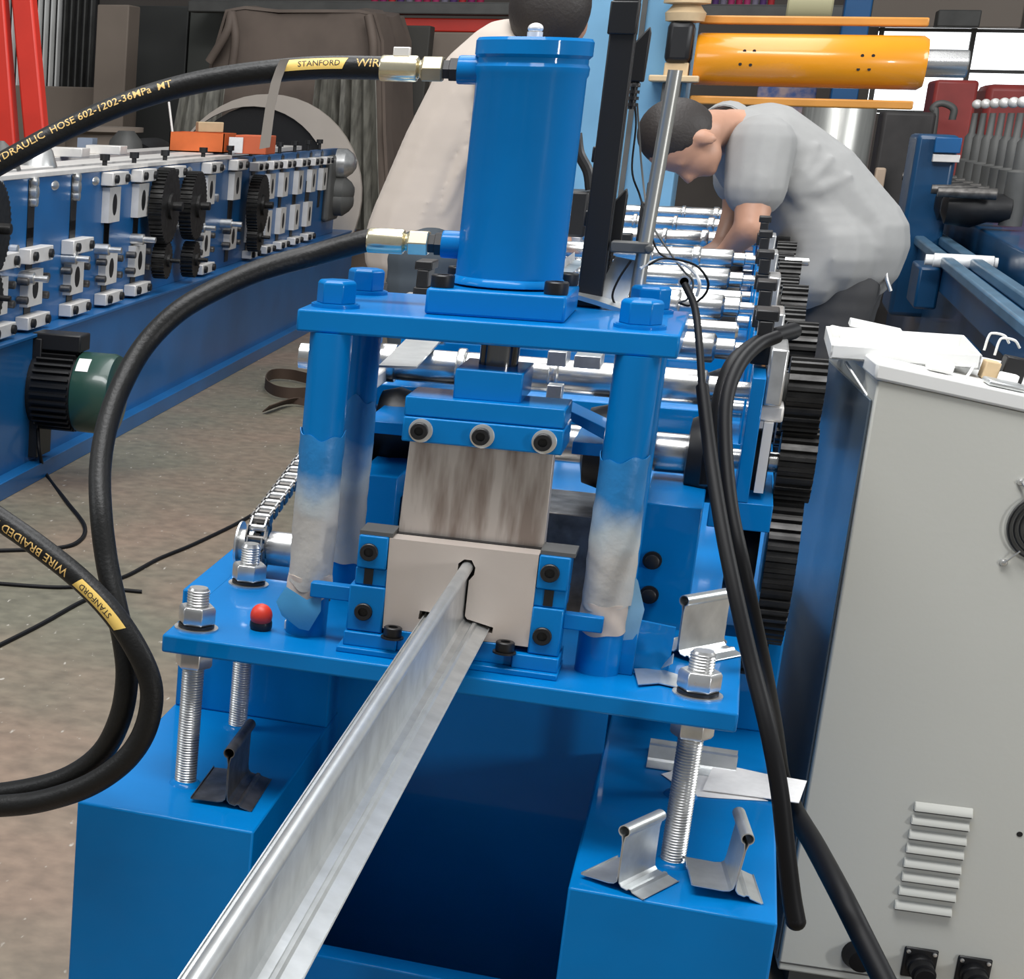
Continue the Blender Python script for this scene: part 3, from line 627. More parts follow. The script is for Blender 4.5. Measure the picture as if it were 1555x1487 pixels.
tube(b, pts, .0105, 16, radii=lambda t: .0086 if t < .62 else .0086+.0048*min(1, (t-.62)/.06))
single('power_cable', b, CABLE, 'thick black cable draped from the machine and running out before the grey cabinet', 'cable', sm=60)
b = nb(); tube(b, [(0.3591,0.7000,0.3699), (0.3213,0.6200,0.3615), (0.2905,0.5000,0.3471), (0.2792,0.4500,0.3152), (0.2755,0.4200,0.2573), (0.2769,0.4000,0.1898)], .012, 12)
single('power_cable', b, CABLE, 'short black cable bundle curving behind the thick cable onto the machine', 'cable', sm=60)

# ================================================================ sensor mast, rod and bracket on the top plate
SM = thing('sensor_mast', 'black square upright mast behind the top plate right of the cylinder', 'mast', (0.1095,0.3550,0.4291))
q = V((0.1023,0.3550,0.4413)); b = nb(); box(b, q.x-.0155, q.x+.0155, .338, .371, .4182, .83); part('mast_tube', b, BLACK, SM, .002)
b = nb(); t = V((0.1008,0.3550,0.7758)); box(b, q.x-.018, q.x+.016, .334, .372, t.z-.02, t.z+.02); part('mast_clip', b, BLACK, SM, .002)
for z in (.60, .52): 
    b = nb(); box(b, q.x-.019, q.x-.012, .345, .362, z, z+.02); part('mast_hook', b, BLACK, SM, .002)
ROD = thing('stop_rod', 'slanted steel rod clamped to a bent bracket on the top plate', 'rod', (.157, .35, .418))
b = nb(); cyl(b, (.1575, .35, .4185), (.1695, .35, .715), .0088, n=24); part('rod_bar', b, BRUSH, ROD)
b = nb(); c = V((0.1554,0.3500,0.4970)); box(b, c.x-.035, c.x+.014, .335, .362, c.z-.007, c.z+.007); lathe(b, (c.x+.012, .335, c.z), [(.006, 0), (.006, -.012), (.004, -.013)], 6, 'y'); part('rod_clamp', b, GREYB, ROD, .002)
b = nb(); strip(b, [[(0.1108,0.3450,0.4241), (0.1467,0.3350,0.4207)], [(0.1166,0.3600,0.4546), (0.1508,0.3500,0.4449)], [(0.1263,0.3700,0.4823), (0.1597,0.3600,0.4782)]], .002); part('bent_bracket', b, GALV, ROD)
b = nb(); strip(b, [[(0.0724,0.3300,0.4346), (0.0769,0.3500,0.4375)], [(0.1124,0.3200,0.4264), (0.1178,0.3400,0.4301)], [(0.1520,0.3100,0.4167), (0.1549,0.3300,0.4217)]], .006); part('bracket_foot', b, GALV, ROD)
def plug(label, a, c, w):
    a, c = V(a), V(c); t = thing('sensor_plug', label, 'plug', c); d = (a-c)
    b = nb(); M = Matrix.Translation(c) @ V((0, 0, 1)).rotation_difference(d.normalized()).to_matrix().to_4x4(); L = d.length
    prism(b, [(-w, L*.18), (w, L*.18), (w*1.1, L*.9), (w*.9, L), (-w*.2, L*.82), (-w, L*.7)], 'y', -.008, .008); bmesh.ops.transform(b, matrix=M, verts=b.verts[:]); part('plug_body', b, BLACK, t, .002)
    b = nb(); prof = [(.0045, L*.2)]
    for k in range(4): prof += [(.0075, L*.15-k*.008), (.0075, L*.15-k*.008-.004), (.0045, L*.15-k*.008-.0042), (.0045, L*.15-k*.008-.0078)]
    lathe(b, (0, 0, 0), prof, 14); bmesh.ops.transform(b, matrix=M, verts=b.verts[:]); part('strain_relief', b, BLACK, t)
    return c
c1 = plug('black plug hanging by a thin wire beside the top of the mast', (0.1183,0.4500,0.7704), (0.1177,0.4500,0.6859), .011)
c2 = plug('black plug hanging low between the mast and the steel rod', (0.1168,0.4000,0.5684), (0.1169,0.4000,0.4755), .012)
b = nb(); tube(b, [tuple(c1), (0.1257,0.4500,0.6488), (0.1282,0.4500,0.5901), (0.1423,0.4500,0.5568), (0.1591,0.4200,0.5209), (0.1764,0.4000,0.4892), (0.2025,0.3800,0.4795)], .0014, 6); single('thin_wire', b, CABLE, 'thin dark wire from the upper plug down past the steel rod', 'wire', sm=60)
b = nb(); tube(b, [(0.1236,0.4600,0.6737), (0.1399,0.4600,0.5903), (0.1571,0.4300,0.5330), (0.1766,0.4000,0.5060), (0.2078,0.3700,0.4721), (0.2234,0.3700,0.4564), (0.2207,0.3700,0.4353), (0.2096,0.3700,0.4287)], .0014, 6); single('thin_wire', b, GREYB, 'thin grey wire looping beside the ring terminal', 'wire', sm=60)
b = nb(); tube(b, [(0.1687,0.3450,0.4757), (0.1832,0.3500,0.4845), (0.2068,0.3600,0.4827), (0.2272,0.3700,0.4750), (0.2412,0.3800,0.4568), (0.2396,0.3800,0.4399), (0.2240,0.3800,0.4254), (0.2093,0.3800,0.4278)], .0016, 6); single('thin_wire', b, CABLE, 'thin black wire making a loose loop right of the rod', 'wire', sm=60)
b = nb(); tube(b, [(0.1592,0.3400,0.4713), (0.1720,0.3500,0.4797), (0.1948,0.3600,0.4837), (0.2198,0.3700,0.4712), (0.2314,0.3700,0.4553), (0.2304,0.3800,0.4376)], .0022, 6); single('white_wire', b, WHITE, 'white wire arching across the shafts right of the rod', 'wire', sm=60)
b = nb(); tube(b, [(0.1469,0.3400,0.4805), (0.1357,0.3350,0.4577), (0.1306,0.3300,0.4368), (0.1367,0.3250,0.4226)], .0014, 6); single('thin_wire', b, CABLE, 'thin black wire hanging before the bent bracket', 'wire', sm=60)
b = nb(); strip(b, [[(-0.1618,0.3585,0.3180), (-0.1138,0.3764,0.3180)], [(-0.1915,0.9132,0.3180), (-0.1409,0.9291,0.3180)], [(-0.2187,1.294,0.3180), (-0.1661,1.322,0.3180)]], .003)
single('flat_metal_strip', b, GALV, 'flat bright metal strip lying on the shafts left of the cylinder', 'metal strip')
b = nb(); rows = [[(x-.15, y, z+.30) for x, z in ((.03, .02), (.06, .022), (.062, .04), (.064, .022), (.09, .02))] for y in (.7, 1.6, 2.5)]; strip(b, rows, .0015)
single('incoming_profile', b, GALV, 'bright ribbed strip entering the shafts left of the cylinder', 'metal strip')

# ================================================================ control cabinet at the right
CB = thing('control_cabinet', 'pale grey control cabinet with louvres, fan guard and open lid right of the press', 'cabinet', (.478, .72, -.65), .09)
ctl, ctr = (-0.0012,0.0000,0.9568), (0.1916,0.0000,0.9249)
sl = (ctr[2]-ctl[2])/(ctr[0]-ctl[0]); WC = .56
zt = lambda x: ctl[2]+sl*(x-ctl[0])
XL = 0.0
zb = .036
b = nb(); prism(b, [(XL, zb), (WC, zb), (WC, zt(WC)), (XL, zt(XL))], 'y', 0, .50); part('cabinet_body', b, CABG, CB, .003, True)
b = nb(); box(b, .02, WC-.02, .02, .48, 0, zb); part('plinth', b, GREYB, CB, 0, True)
b = nb(); prism(b, [(.012, .05), (.488, .05), (.488, zt(0)-.03), (.012, zt(0)-.03)], 'x', XL-.004, XL-.0005); part('side_panel', b, CABD, CB, .001, True, 'dark glossy side panel')
b = nb(); prism(b, [(XL-.006, zt(XL)+.0015), (WC+.004, zt(WC)+.0015), (WC+.004, zt(WC)+.026), (XL-.006, zt(XL)+.026)], 'y', -.006, .506); part('top_frame', b, CABW, CB, .004, True)
b = nb(); box(b, XL, WC, -.0012, 0, zb+.012, zb+.0145); part('bottom_seam', b, GREYB, CB, 0, True)
def louvre(q):
    b = nb(); w = .038; K = 8; rows = []
    for k in range(K+1):
        a = PI/2*k/K; rows.append([(q[0]-w+.006*math.cos(a)*0, -.0085*math.sin(a)-.0004, q[2]+.006-.012*k/K*1.0), (q[0]+w, -.0085*math.sin(a)-.0004, q[2]+.006-.012*k/K)])
    strip(b, rows, .001)
    for sx in (-1, 1):
        sheet(b, [(q[0]+sx*w, -.0004, q[2]+.006), (q[0]+sx*w, -.0089, q[2]-.006), (q[0]+sx*w, -.0004, q[2]-.006)], .001, (sx, 0, 0))
    part('louvre', b, CABG, CB, 0, True, sm=60)
    b = nb(); box(b, q[0]-w, q[0]+w, -.007, -.0002, q[2]-.0085, q[2]-.0062); part('louvre_gap', b, GREYB, CB, 0, True)
for q in ((0.1853,0.0000,0.3319), (0.1843,0.0000,0.3108), (0.1845,-0.0000,0.2876), (0.1846,0.0000,0.2653), (0.1848,0.0000,0.2420), (0.1857,0.0000,0.2196), (0.1849,-0.0000,0.1969), (0.1833,-0.0000,0.1729)): louvre(q)
q = (0.2462,0.0000,0.7672)
FG = None
b = nb(); lathe(b, (q[0], -.001, q[2]), [(.050, 0), (.050, -.002), (.048, -.004), (.002, -.004)], 40, 'y'); FG = part('fan_guard', b, GREYB, CB, 0, True)
for r in (.049, .042, .035, .028, .021, .014):
    b = nb(); tube(b, [(q[0]+r*math.cos(2*PI*k/32), -.009, q[2]+r*math.sin(2*PI*k/32)) for k in range(33)], .0013, 6, 0); part('guard_ring', b, BLACK, FG, 0, True, sm=60)
for pq, p2 in (((0.2042,-0.0000,0.8277), (0.2202,0.0000,0.8074)), ((0.2016,0.0000,0.7108), (0.2175,0.0000,0.7308))):
    b = nb(); lathe(b, (pq[0], 0, pq[2]), [(.0055, 0), (.0055, -.003), (.0035, -.006), (.001, -.0065)], 14, 'y'); tube(b, [(pq[0], -.006, pq[2]), (p2[0], -.010, p2[2])], .0013, 6, 0); part('guard_screw', b, ZINC, FG, 0, True)
q = (0.2910,-0.0000,0.3072); b = nb(); lathe(b, (q[0], 0, q[2]), [(.004, .001), (.004, -.001), (.001, -.001)], 14, 'y'); part('screw_hole', b, BLACK, CB, 0, True)
for q in ((0.1922,-0.0000,0.0839), (0.2657,-0.0000,0.0817)):
    b = nb(); w = .0235; box(b, q[0]-w, q[0]+w, -.006, -.0005, q[2]-w*1.1, q[2]+w); CN = part('socket_connector', b, BLACK, CB, .003, True)
    b = nb(); lathe(b, (q[0], 0, q[2]-.003), [(.019, -.006), (.019, -.022), (.017, -.024), (.017, -.045), (.014, -.046), (.014, -.06)], 24, 'y'); part('plug_barrel', b, CABLE, CN, 0, True)
    for sx in (-1, 1):
        b = nb(); lathe(b, (q[0]+sx*.018, 0, q[2]+.017), [(.003, -.006), (.003, -.009), (.001, -.0095)], 10, 'y'); part('flange_screw', b, ZINC, CN, 0, True)
q = (0.1083,-0.0000,0.0811); b = nb(); lathe(b, (q[0], 0, q[2]), [(.024, -.0005), (.024, -.004), (.020, -.016), (.017, -.03), (.010, -.031)], 24, 'y'); part('cable_gland', b, CABLE, CB, 0, True)
# open lid tray and the things on the sloping top
q0, q1 = (0.4161,0.8200,0.3203), (0.6138,0.8200,0.3325)
b = nb(); x0, x1, z0 = q0[0], q1[0], q0[2]; 
th = .021; yb = 1.10
box(b, x0, x1, .82, yb, z0, z0+.004)
for a in ((x0, x1, .82, .824), (x0, x1, yb-.004, yb), (x0, x0+.004, .82, yb), (x1-.004, x1, .82, yb)): box(b, a[0], a[1], a[2], a[3], z0, z0+th)
LT = part('lid_tray', b, CABW, CB, .001, label='open white tray lid')
b = nb(); box(b, x0+.03, x1-.02, .86, yb-.03, z0+.004, z0+.012); part('lid_panel', b, WHITE, LT, .004)
b = nb(); box(b, x0+.004, x1-.004, .824, .830, z0+.004, z0+.0195); part('rubber_seal', b, BLACK, LT)
b = nb(); cyl(b, (0.4398,0.8400,0.3151), (0.4778,0.7800,0.2686), .0025, n=10); part('stay_rod', b, ZINC, LT)
q = (0.4804,1.16,0.3397); b = nb(); box(b, q[0]-.028, q[0]+.05, 1.14, 1.19, q[2]-.005, q[2]+.005, Matrix.Translation(q) @ Matrix.Rotation(.16, 4, 'Y') @ Matrix.Translation(-V(q)))
part('lid_corner', b, CABW, LT, .001)
def ontop(u, sx, sy, h, name, m, label, cat, yl=.05, bev=.003):
    b = nb(); box(b, u-sx/2, u+sx/2, yl, yl+sy, 0, h); bmesh.ops.transform(b, matrix=Matrix.Translation((.478, .72, -.65)) @ Matrix.Rotation(.09, 4, 'Z') @ Matrix.Translation((u, 0, zt(u)+.0262)) @ Matrix.Rotation(-math.atan(sl), 4, 'Y') @ Matrix.Translation((-u, 0, 0)), verts=b.verts[:])
    return single(name, b, m, label, cat, bev=bev)
ontop(.083, .034, .03, .017, 'white_block', WHITE, 'small glossy white block on the sloping cabinet top below the tray', 'block', .03, .005)
ontop(.165, .05, .05, .008, 'grey_dish', GALV, 'shallow grey metal dish at the right edge of cabinet top', 'dish', .0, .003)
ontop(.158, .02, .03, .026, 'terminal_block', WOOD, 'cream terminal block beside the end of the lid tray', 'terminal block', .09, .002)
ontop(.193, .03, .03, .036, 'relay', BLACK, 'black relay box behind the cream terminal block', 'relay', .12, .002)
ontop(.178, .024, .02, .016, 'clip_bracket', WHITE, 'white plastic clip in front of the black relay', 'clip', .065, .002)
b = nb(); tube(b, [(0.5457,0.8000,0.3255), (0.5708,0.7750,0.3154), (0.5794,0.7720,0.3128), (0.5926,0.7720,0.3139), (0.6040,0.8000,0.3302)], .002, 8); single('white_wire', b, WHITE, 'white wire sagging under the lid tray beside the white block', 'wire', sm=60)
for dx, lab in ((0, 'pale wire loop nearest the end of the lid tray'), (1, 'pale wire loop entering the black relay')):
    b = nb(); o_ = V((.0145*dx, 0, -.006*dx)); tube(b, [V((0.6189,0.8600,0.3445))+o_, V((0.6215,0.8600,0.3647))+o_, V((0.6265,0.8600,0.3698))+o_, V((0.6425,0.8700,0.3662))+o_, V((0.6512,0.8800,0.3553))+o_], .0018, 8); single('wire_loop', b, WHITE, lab, 'wire', sm=60)

# ================================================================ second roll forming line at the left, built along its own axis
LM = thing('roll_forming_line', 'second blue roll forming line with slotted bearing blocks along the left', 'machine', (-1.949, 3.658, -.65), .023)
def L(x0, x1, y0, y1, z0, z1, name, m, bev=0, par=None, label=None):
    b = nb(); box(b, x0, x1, y0, y1, z0, z1); return part(name, b, m, par or LM, bev, True, label)
YS, YE = -.9, 6.45
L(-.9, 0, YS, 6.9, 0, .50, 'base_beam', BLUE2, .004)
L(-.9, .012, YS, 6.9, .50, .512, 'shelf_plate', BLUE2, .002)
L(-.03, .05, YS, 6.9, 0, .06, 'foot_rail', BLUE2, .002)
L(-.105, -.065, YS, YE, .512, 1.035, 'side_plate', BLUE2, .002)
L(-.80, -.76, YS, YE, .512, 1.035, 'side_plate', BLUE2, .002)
SB = L(-.125, -.055, YS, 3.4, 1.035, 1.052, 'top_tie_bar', WSTEEL, .002)
L(-.34, -.18, YS, 5.8, 1.03, 1.055, 'top_tie_bar', WSTEEL, .002)
L(-.70, -.55, YS, 5.8, 1.03, 1.05, 'top_tie_bar', WSTEEL, .002)
L(-.72, -.5, -.2, .5, 1.05, 1.075, 'top_tie_bar', BLUE2, .002)
low = [-.40, .02, .39, .88, 1.33, 1.75, 2.9, 3.46, 3.92, 4.30, 4.68, 5.07, 5.45]
upp = [1.33, 1.75, 2.24, 2.93, 3.48, 3.95, 4.32, 4.68, 5.10, 5.5, 5.86]
protos = {}
def block(key, y, z, mk):
    if key not in protos:
        o = mk(); protos[key] = o; o.location = (0, y, z); return o
    return again(protos[key], LM, (0, y, z))
def mk_bearing(w, h):
    def f():
        b = nb()
        poly = [(-w/2, -h/2), (w/2, -h/2), (w/2, h/2), (-w/2, h/2)]
        hole = [(w*.14*math.cos(2*PI*k/12), h*.30*math.sin(2*PI*k/12)) for k in range(12)]
        vo = [b.verts.new((-.035, a, c)) for a, c in poly]; vi = [b.verts.new((-.035, a, c)) for a, c in hole]
        ed = [b.edges.new((vo[i], vo[(i+1) % 4])) for i in range(4)]+[b.edges.new((vi[i], vi[(i+1) % 12])) for i in range(12)]
        bmesh.ops.triangle_fill(b, use_beauty=True, edges=ed)
        r = bmesh.ops.extrude_face_region(b, geom=b.faces[:]); bmesh.ops.translate(b, verts=[g for g in r['geom'] if isinstance(g, bmesh.types.BMVert)], vec=(-.03, 0, 0))
        o = part('bearing_block', b, WSTEEL, LM, 0, True, sm=20)
        b = nb(); lathe(b, (0, 0, 0), [(.030, -.045), (.030, -.0345)], 16, 'x'); [setattr(v.co, 'y', v.co.y*w*.2/.030) or setattr(v.co, 'z', v.co.z*h*.31/.030) for v in b.verts]; part('hole_inlay', b, BLACK, o, 0, True)  # black oval inlay paints in the dark inside of the block's hole
        return o
    return f
def mk_clamp(w, h):
    def f():
        b = nb(); box(b, -.065, -.015, -w/2, w/2, -h/2, h/2); o = part('clamp_plate', b, WSTEEL, LM, .003, True)
        for sy in (-1, 1):
            b = nb(); lathe(b, (-.015, sy*w*.34, 0), [(.016, 0), (.016, .012), (.012, .014)], 12, 'x'); part('clamp_bolt', b, BLACK, o, 0, True)
        return o
    return f
def mk_slot(h):
    def f():
        b = nb(); box(b, -.066, -.062, -.035, .035, -h/2, h/2); return part('guide_slot', b, BLACK, LM, 0, True)
    return f
def mk_side():
    o = None
    for sy in (-1, 1):
        for z in (.03, -.035):
            b = nb(); lathe(b, (-.04, sy*.115, z), [(.014, -.02), (.014, .016), (.011, .018)], 12, 'x')
            if o: part('side_bolt', b, DARKST, o, 0, True)
            else: o = part('side_bolt', b, DARKST, LM, 0, True)
    return o
for i, y in enumerate(low):
    big = y < 3.8
    if big:
        block('lb', y, .660, mk_bearing(.16, .125)); block('sb', y, .66, mk_side)
        block('s1', y, .70, mk_slot(.33))
        if y < 3.4: block('fc', y, .545, mk_clamp(.24, .045))
        if y < 1.2: block('cl', y, .775, mk_clamp(.25, .052))
    else:
        block('lbs', y, .675, mk_bearing(.14, .14)); block('s1', y, .70, mk_slot(.33))
        block('fcs', y, .545, mk_clamp(.2, .04))
for y in upp:
    if y < 3.8: block('ub', y, .905, mk_bearing(.155, .135)); block('uc', y, 1.005, mk_clamp(.22, .05))
    else: block('ubs', y, .875-(y-4)*.006, mk_bearing(.14, .13)); block('ucs', y, .985-(y-4)*.006, mk_clamp(.2, .045))
    block('s2', y, .86, mk_slot(.33))
    b = nb(); lathe(b, (-.085, y, 0), [(.022, 1.02), (.022, 1.035), (.010, 1.037), (.010, 1.07), (.020, 1.072), (.020, 1.095)], 12); part('jack_screw', b, BLACK, LM, 0, True)
for y in (-.4, .02, .39, .88):
    block('s3', y, .93, mk_slot(.20))
    for z, r in ((1.02, .018), (.985, .024), (.955, .018)):
        b = nb(); lathe(b, (-.062, y, z), [(r, -.01), (r, .02), (r*.7, .022)], 12, 'x'); part('silver_bolt', b, ZINC, LM, 0, True)
for y, z in ((.20, .80), (.22, .76), (2.62, .86), (2.66, .82), (2.62, .80), (3.1, .86)):
    b = nb(); lathe(b, (-.065, y, z), [(.02, 0), (.02, .025), (.012, .027)], 10, 'x'); part('silver_bolt', b, ZINC, LM, 0, True)
for y, z in ((.30, .70), (.78, .735), (1.2, .74), (1.7, .75), (2.75, .74), (3.3, .73)):
    b = nb(); lathe(b, (-.06, y, z), [(.022, -.01), (.022, .05), (.012, .052), (.012, .10)], 12, 'x'); part('stop_screw', b, ZINC, LM, 0, True)
for y, z in ((.65, 1.0), (1.15, 1.0), (1.6, 1.0), (2.6, 1.0), (3.25, .995), (3.7, .99)):
    b = nb(); ball(b, (-.068, y, z), .03, (.5, 1.4, .6)); part('oil_cap', b, ZINC, LM, 0, True)
for y, z, R in ((1.96, .875, .158), (1.97, .648, .078), (2.45, .855, .150), (2.47, .618, .080), (3.82, .80, .15), (3.8, .64, .075), (-.22, .90, .15), (-.2, .68, .08)):
    b = nb(); gear_bm(b, (.0, y, z), R, 46 if R > .1 else 24, .055); lathe(b, (.028, y, z), [(R*.35, 0), (R*.35, .012), (R*.12, .012), (R*.12, .05), (R*.1, .052)], 20, 'x'); part('line_gear', b, GEAR, LM, 0, True, sm=20)
L(-.07, -.02, 6.0, 6.35, .60, 1.0, 'end_gearbox', GREYB, .02)
for z in (.95, .78, .72):
    b = nb(); lathe(b, (-.03, 6.2, z), [(.09, 0), (.09, .06), (.06, .1), (.03, .12)], 24, 'x'); part('end_coupling', b, GREYB if z < .9 else ZINC, LM, 0, True)
for y, h in ((.58, .10), (1.0, .11)):
    b = nb(); lathe(b, (-.25, y, 1.05), [(.075, 0), (.055, .06), (.01, h)], 20); part('spacer_cone', b, GREYB if h < .105 else ZINC, LM, 0, True)
for y in (.1, .45, .9, 1.4, 2.2, 2.8):
    b = nb(); box(b, -.62, -.45, y, y+.12, 1.05, 1.09); part('rear_clamp', b, WSTEEL if y != .9 else BLUE2, LM, .003, True)
# motor under the shelf
b = nb(); c = (-1.944,4,-0.3338); cz = c[2]+.0
MOT = thing('gear_motor', 'dark green gear motor with black fins under the left machine shelf', 'motor', (c[0], c[1], c[2]-.15))
b = nb(); lathe(b, c, [(.12, -.03), (.128, 0), (.128, .15), (.12, .15)], 32, 'x')
for k in range(32):
    a = 2*PI*k/32; box(b, .01, .145, -.004, .004, .124, .142, Matrix.Translation(c) @ Matrix.Rotation(a, 4, 'X'))
part('finned_housing', b, BLACK, MOT)
b = nb(); lathe(b, c, [(.12, .15), (.138, .155), (.140, .16), (.140, .27), (.134, .285), (.10, .29), (.03, .288)], 40, 'x'); FC = part('fan_cover', b, GREEN, MOT)
b = nb(); rows = [[(c[0]+.165+.045*t, c[1]-.1412*math.cos(a), c[2]+.1412*math.sin(a)) for t in (0, 1)] for a in [math.radians(38+4*k) for k in range(7)]]; strip(b, rows, .001); part('rating_label', b, PAPER, FC, label='white rating label')
b = nb(); box(b, c[0]-.02, c[0]+.02, c[1]-.06, c[1]+.09, c[2]-.24, c[2]+.18); part('motor_flange', b, BLACK, MOT, .003)
b = nb(); box(b, c[0]-.02, c[0]+.16, c[1]-.05, c[1]+.06, c[2]+.14, c[2]+.20); part('terminal_box', b, BLACK, MOT, .006)
# things lying on the left line
def on_line(b, loc, name, m, label, cat, rz=0, bev=.004, group=None):
    bmesh.ops.transform(b, matrix=Matrix.Translation(loc) @ Matrix.Rotation(rz, 4, 'Z'), verts=b.verts[:]); return single(name, b, m, label, cat, group, bev=bev)
zt_ = .4055
q = V((-2.27, 7.3, zt_)); b = nb(); box(b, -.17, .11, -.12, .12, 0, .006); 
for a in ((-.17, .11, -.12, -.115), (-.17, .11, .115, .12), (-.17, -.165, -.12, .12), (.105, .11, -.12, .12)): box(b, a[0], a[1], a[2], a[3], 0, .095)
on_line(b, q, 'orange_tray', OBOX, 'open orange card tray on top of the left machine', 'tray', 0, 0)
b = nb(); box(b, -.08, .08, -.1, .1, 0, .09); on_line(b, q+V((.235, .02, 0)), 'orange_box', mat('orange_red_card', (.62, .13, .05), .6), 'closed orange box with white label beside the open tray', 'box', 0)
b = nb(); box(b, -.035, .035, -.005, .005, 0, .075); on_line(b, q+V((.165, -.095, .004)), 'white_card', PAPER, 'white card standing before the closed orange box', 'card', 0, 0)
b = nb(); box(b, -.07, .06, -.03, .03, .0, .05); on_line(b, q+V((0, .02, .0965)), 'small_carton', WOOD, 'small tan carton heaped in the orange tray', 'carton', .5)
b = nb(); cyl(b, (-.16, -.05, .008), (-.245, .09, .235), .006, n=8); on_line(b, q, 'thin_stick', WSTEEL, 'pale thin stick leaning out of the orange tray', 'stick', 0, 0)
# cable and strap on the floor
FZ = -.6455
def floor_cable(pts, r, label):
    b = nb(); tube(b, pts, r, 8); single('floor_cable', b, CABLE, label, 'cable', sm=60)
floor_cable([(-1.927,3.95,-0.4659), (-1.898,3.9,-0.5491), (-1.91,4.016,-0.6455), (-1.698,3.622,-0.6455), (-1.522,3.291,-0.6455), (-1.469,3.072,-0.6455), (-1.507,2.951,-0.6455), (-1.669,2.82,-0.6455)], .007, 'thin dark cable dropping from the green motor and curling over the floor')
floor_cable([(-1.069,4.527,-0.6455), (-1.079,4.247,-0.6455), (-1.09,3.711,-0.6455), (-1.142,3.251,-0.6455), (-1.188,2.983,-0.6455), (-1.22,2.697,-0.6455), (-1.32,2.532,-0.6455), (-1.531,2.47,-0.6455)], .006, 'long thin dark cable crossing the floor from the chain to the left edge')
floor_cable([(-1.119,2.588,-0.6455), (-1.196,2.561,-0.6455), (-1.232,2.413,-0.6455), (-1.254,2.135,-0.6455), (-1.287,1.848,-0.6455)], .006, 'short dark floor cable passing under the lettered hose')
b = nb(); w = (0, 0, .05)
row = [(-1.55,6.765,-0.6400), (-1.668,6.863,-0.6400), (-1.747,6.809,-0.6400), (-1.713,6.532,-0.6400), (-1.621,6.311,-0.6400), (-1.532,6.256,-0.6400), (-1.456,6.328,-0.6400)]
strip(b, [[V(p), V(p)+V(w)] for p in spline(row, 4)], .004); row = [(-1.42,6.088,-0.6400), (-1.51,6.093,-0.6400), (-1.553,5.812,-0.6400)]; strip(b, [[V(p), V(p)+V((.03, 0, .03))] for p in spline(row, 4)], .004)
single('webbing_strap', b, STRAP, 'brown webbing strap lying in a loop on the floor behind the left column', 'strap', sm=60)

# ================================================================ people
def chain(b, pts, radii, n=6, sc=(1, 1, 1)):
    pts = [V(p) for p in pts]
    for i in range(len(pts)-1):
        for k in range(n+1):
            t = k/n; r = radii[i]*(1-t)+radii[i+1]*t; ball(b, pts[i].lerp(pts[i+1], t), r, sc, 12, 8)
    return b
def fused(name, b, m, parent, voxel, it=6, tex=0):
    o = part(name, b, m, parent, sm=180)
    r = o.modifiers.new('fuse', 'REMESH'); r.mode = 'VOXEL'; r.voxel_size = voxel; r.use_smooth_shade = True
    sm_ = o.modifiers.new('relax', 'SMOOTH'); sm_.factor = .5; sm_.iterations = it
    return o
def hand(b, wrist, d, up, s=1, thumb=1):
    """palm, four unequal bent fingers and a thumb leaving the side of the palm"""
    w = V(wrist); d = V(d).normalized(); side = d.cross(V(up)).normalized(); n = side.cross(d).normalized()
    for k in range(4):
        f0 = (k-1.5)*.020; base = w+d*.085*s+side*f0*s; chain(b, [w+d*.01*s+side*f0*.6*s, base], [.017*s, .0125*s], 5, (1, 1, 1))
        Lf = (.058, .072, .078, .066)[k]*s; p1 = base+d*Lf*.5-n*.010*s; p2 = p1+d*Lf*.28-n*.022*s; p3 = p2+d*Lf*.08-n*.022*s
        chain(b, [base, p1, p2, p3], [.0095*s, .009*s, .0082*s, .007*s], 4)
    t0 = w+d*.03*s+side*thumb*.032*s; t1 = t0+d*.035*s+side*thumb*.025*s-n*.01*s; t2 = t1+d*.03*s+side*thumb*.006*s-n*.014*s
    chain(b, [w+d*.015*s, t0, t1, t2], [.018*s, .014*s, .011*s, .009*s], 4); return b
# worker in the grey polo, bent over the shafts
W1 = thing('person', 'person in grey polo shirt and dark trousers bending over the shafts', 'person', (.56, 3.85, -.65))
HC = V((0.0713,3.58,0.5945)); NK0, NK1 = V((0.1489,3.66,0.6180)), V((0.2039,3.76,0.6100))
SHn, SHf = V((0.2841,3.66,0.5726)), V((0.2458,4.02,0.5845)); CH = V((0.2949,3.84,0.5573)); MID = V((0.4281,3.87,0.4605)); PEL = V((0.5623,3.9,0.3130))
ELn, HAn = V((0.2887,3.56,0.3610)), V((0.2422,3.62,0.2969)); ELf, HAf = V((0.2471,4,0.3803)), V((0.2207,3.86,0.2960))
HIn, HIf = V((0.5450,3.8,0.2661)), V((0.5709,4.02,0.2622)); KNn, KNf = V((.50, 3.80, -.17)), V((.55, 4.02, -.17)); ANn, ANf = V((.54, 3.84, -.57)), V((.60, 4.03, -.57))
fd = (V((0.1000,3.55,0.4384))-HC).normalized(); cd = (V((-0.0211,3.56,0.6165))-V((0.1608,3.62,0.6008))).normalized(); fd = (fd-cd*fd.dot(cd)).normalized(); sd = fd.cross(cd)
b = nb()
hm = Matrix((sd, fd, cd)).transposed().to_4x4()
ball(b, HC, .1, (.78, .95, 1.05), 24, 18, hm)
ball(b, HC+fd*.040-cd*.055, .066, (.86, .95, 1.0), 20, 14, hm)
ball(b, HC+fd*.075-cd*.092, .030, (1, .8, .8), 14, 10, hm)
chain(b, [HC+fd*.088-cd*.008, HC+fd*.108-cd*.042], [.010, .016], 5)
for s_ in (-1, 1):
    ball(b, HC+fd*.082-cd*.002+sd*s_*.033, .014, (1.3, .6, .7), 12, 8, hm)
    ball(b, HC+fd*.012-cd*.048+sd*s_*.080, .030, (.35, .7, 1.05), 14, 10, hm)
ball(b, HC+fd*.094-cd*.066, .012, (2.0, .7, .6), 12, 8, hm)
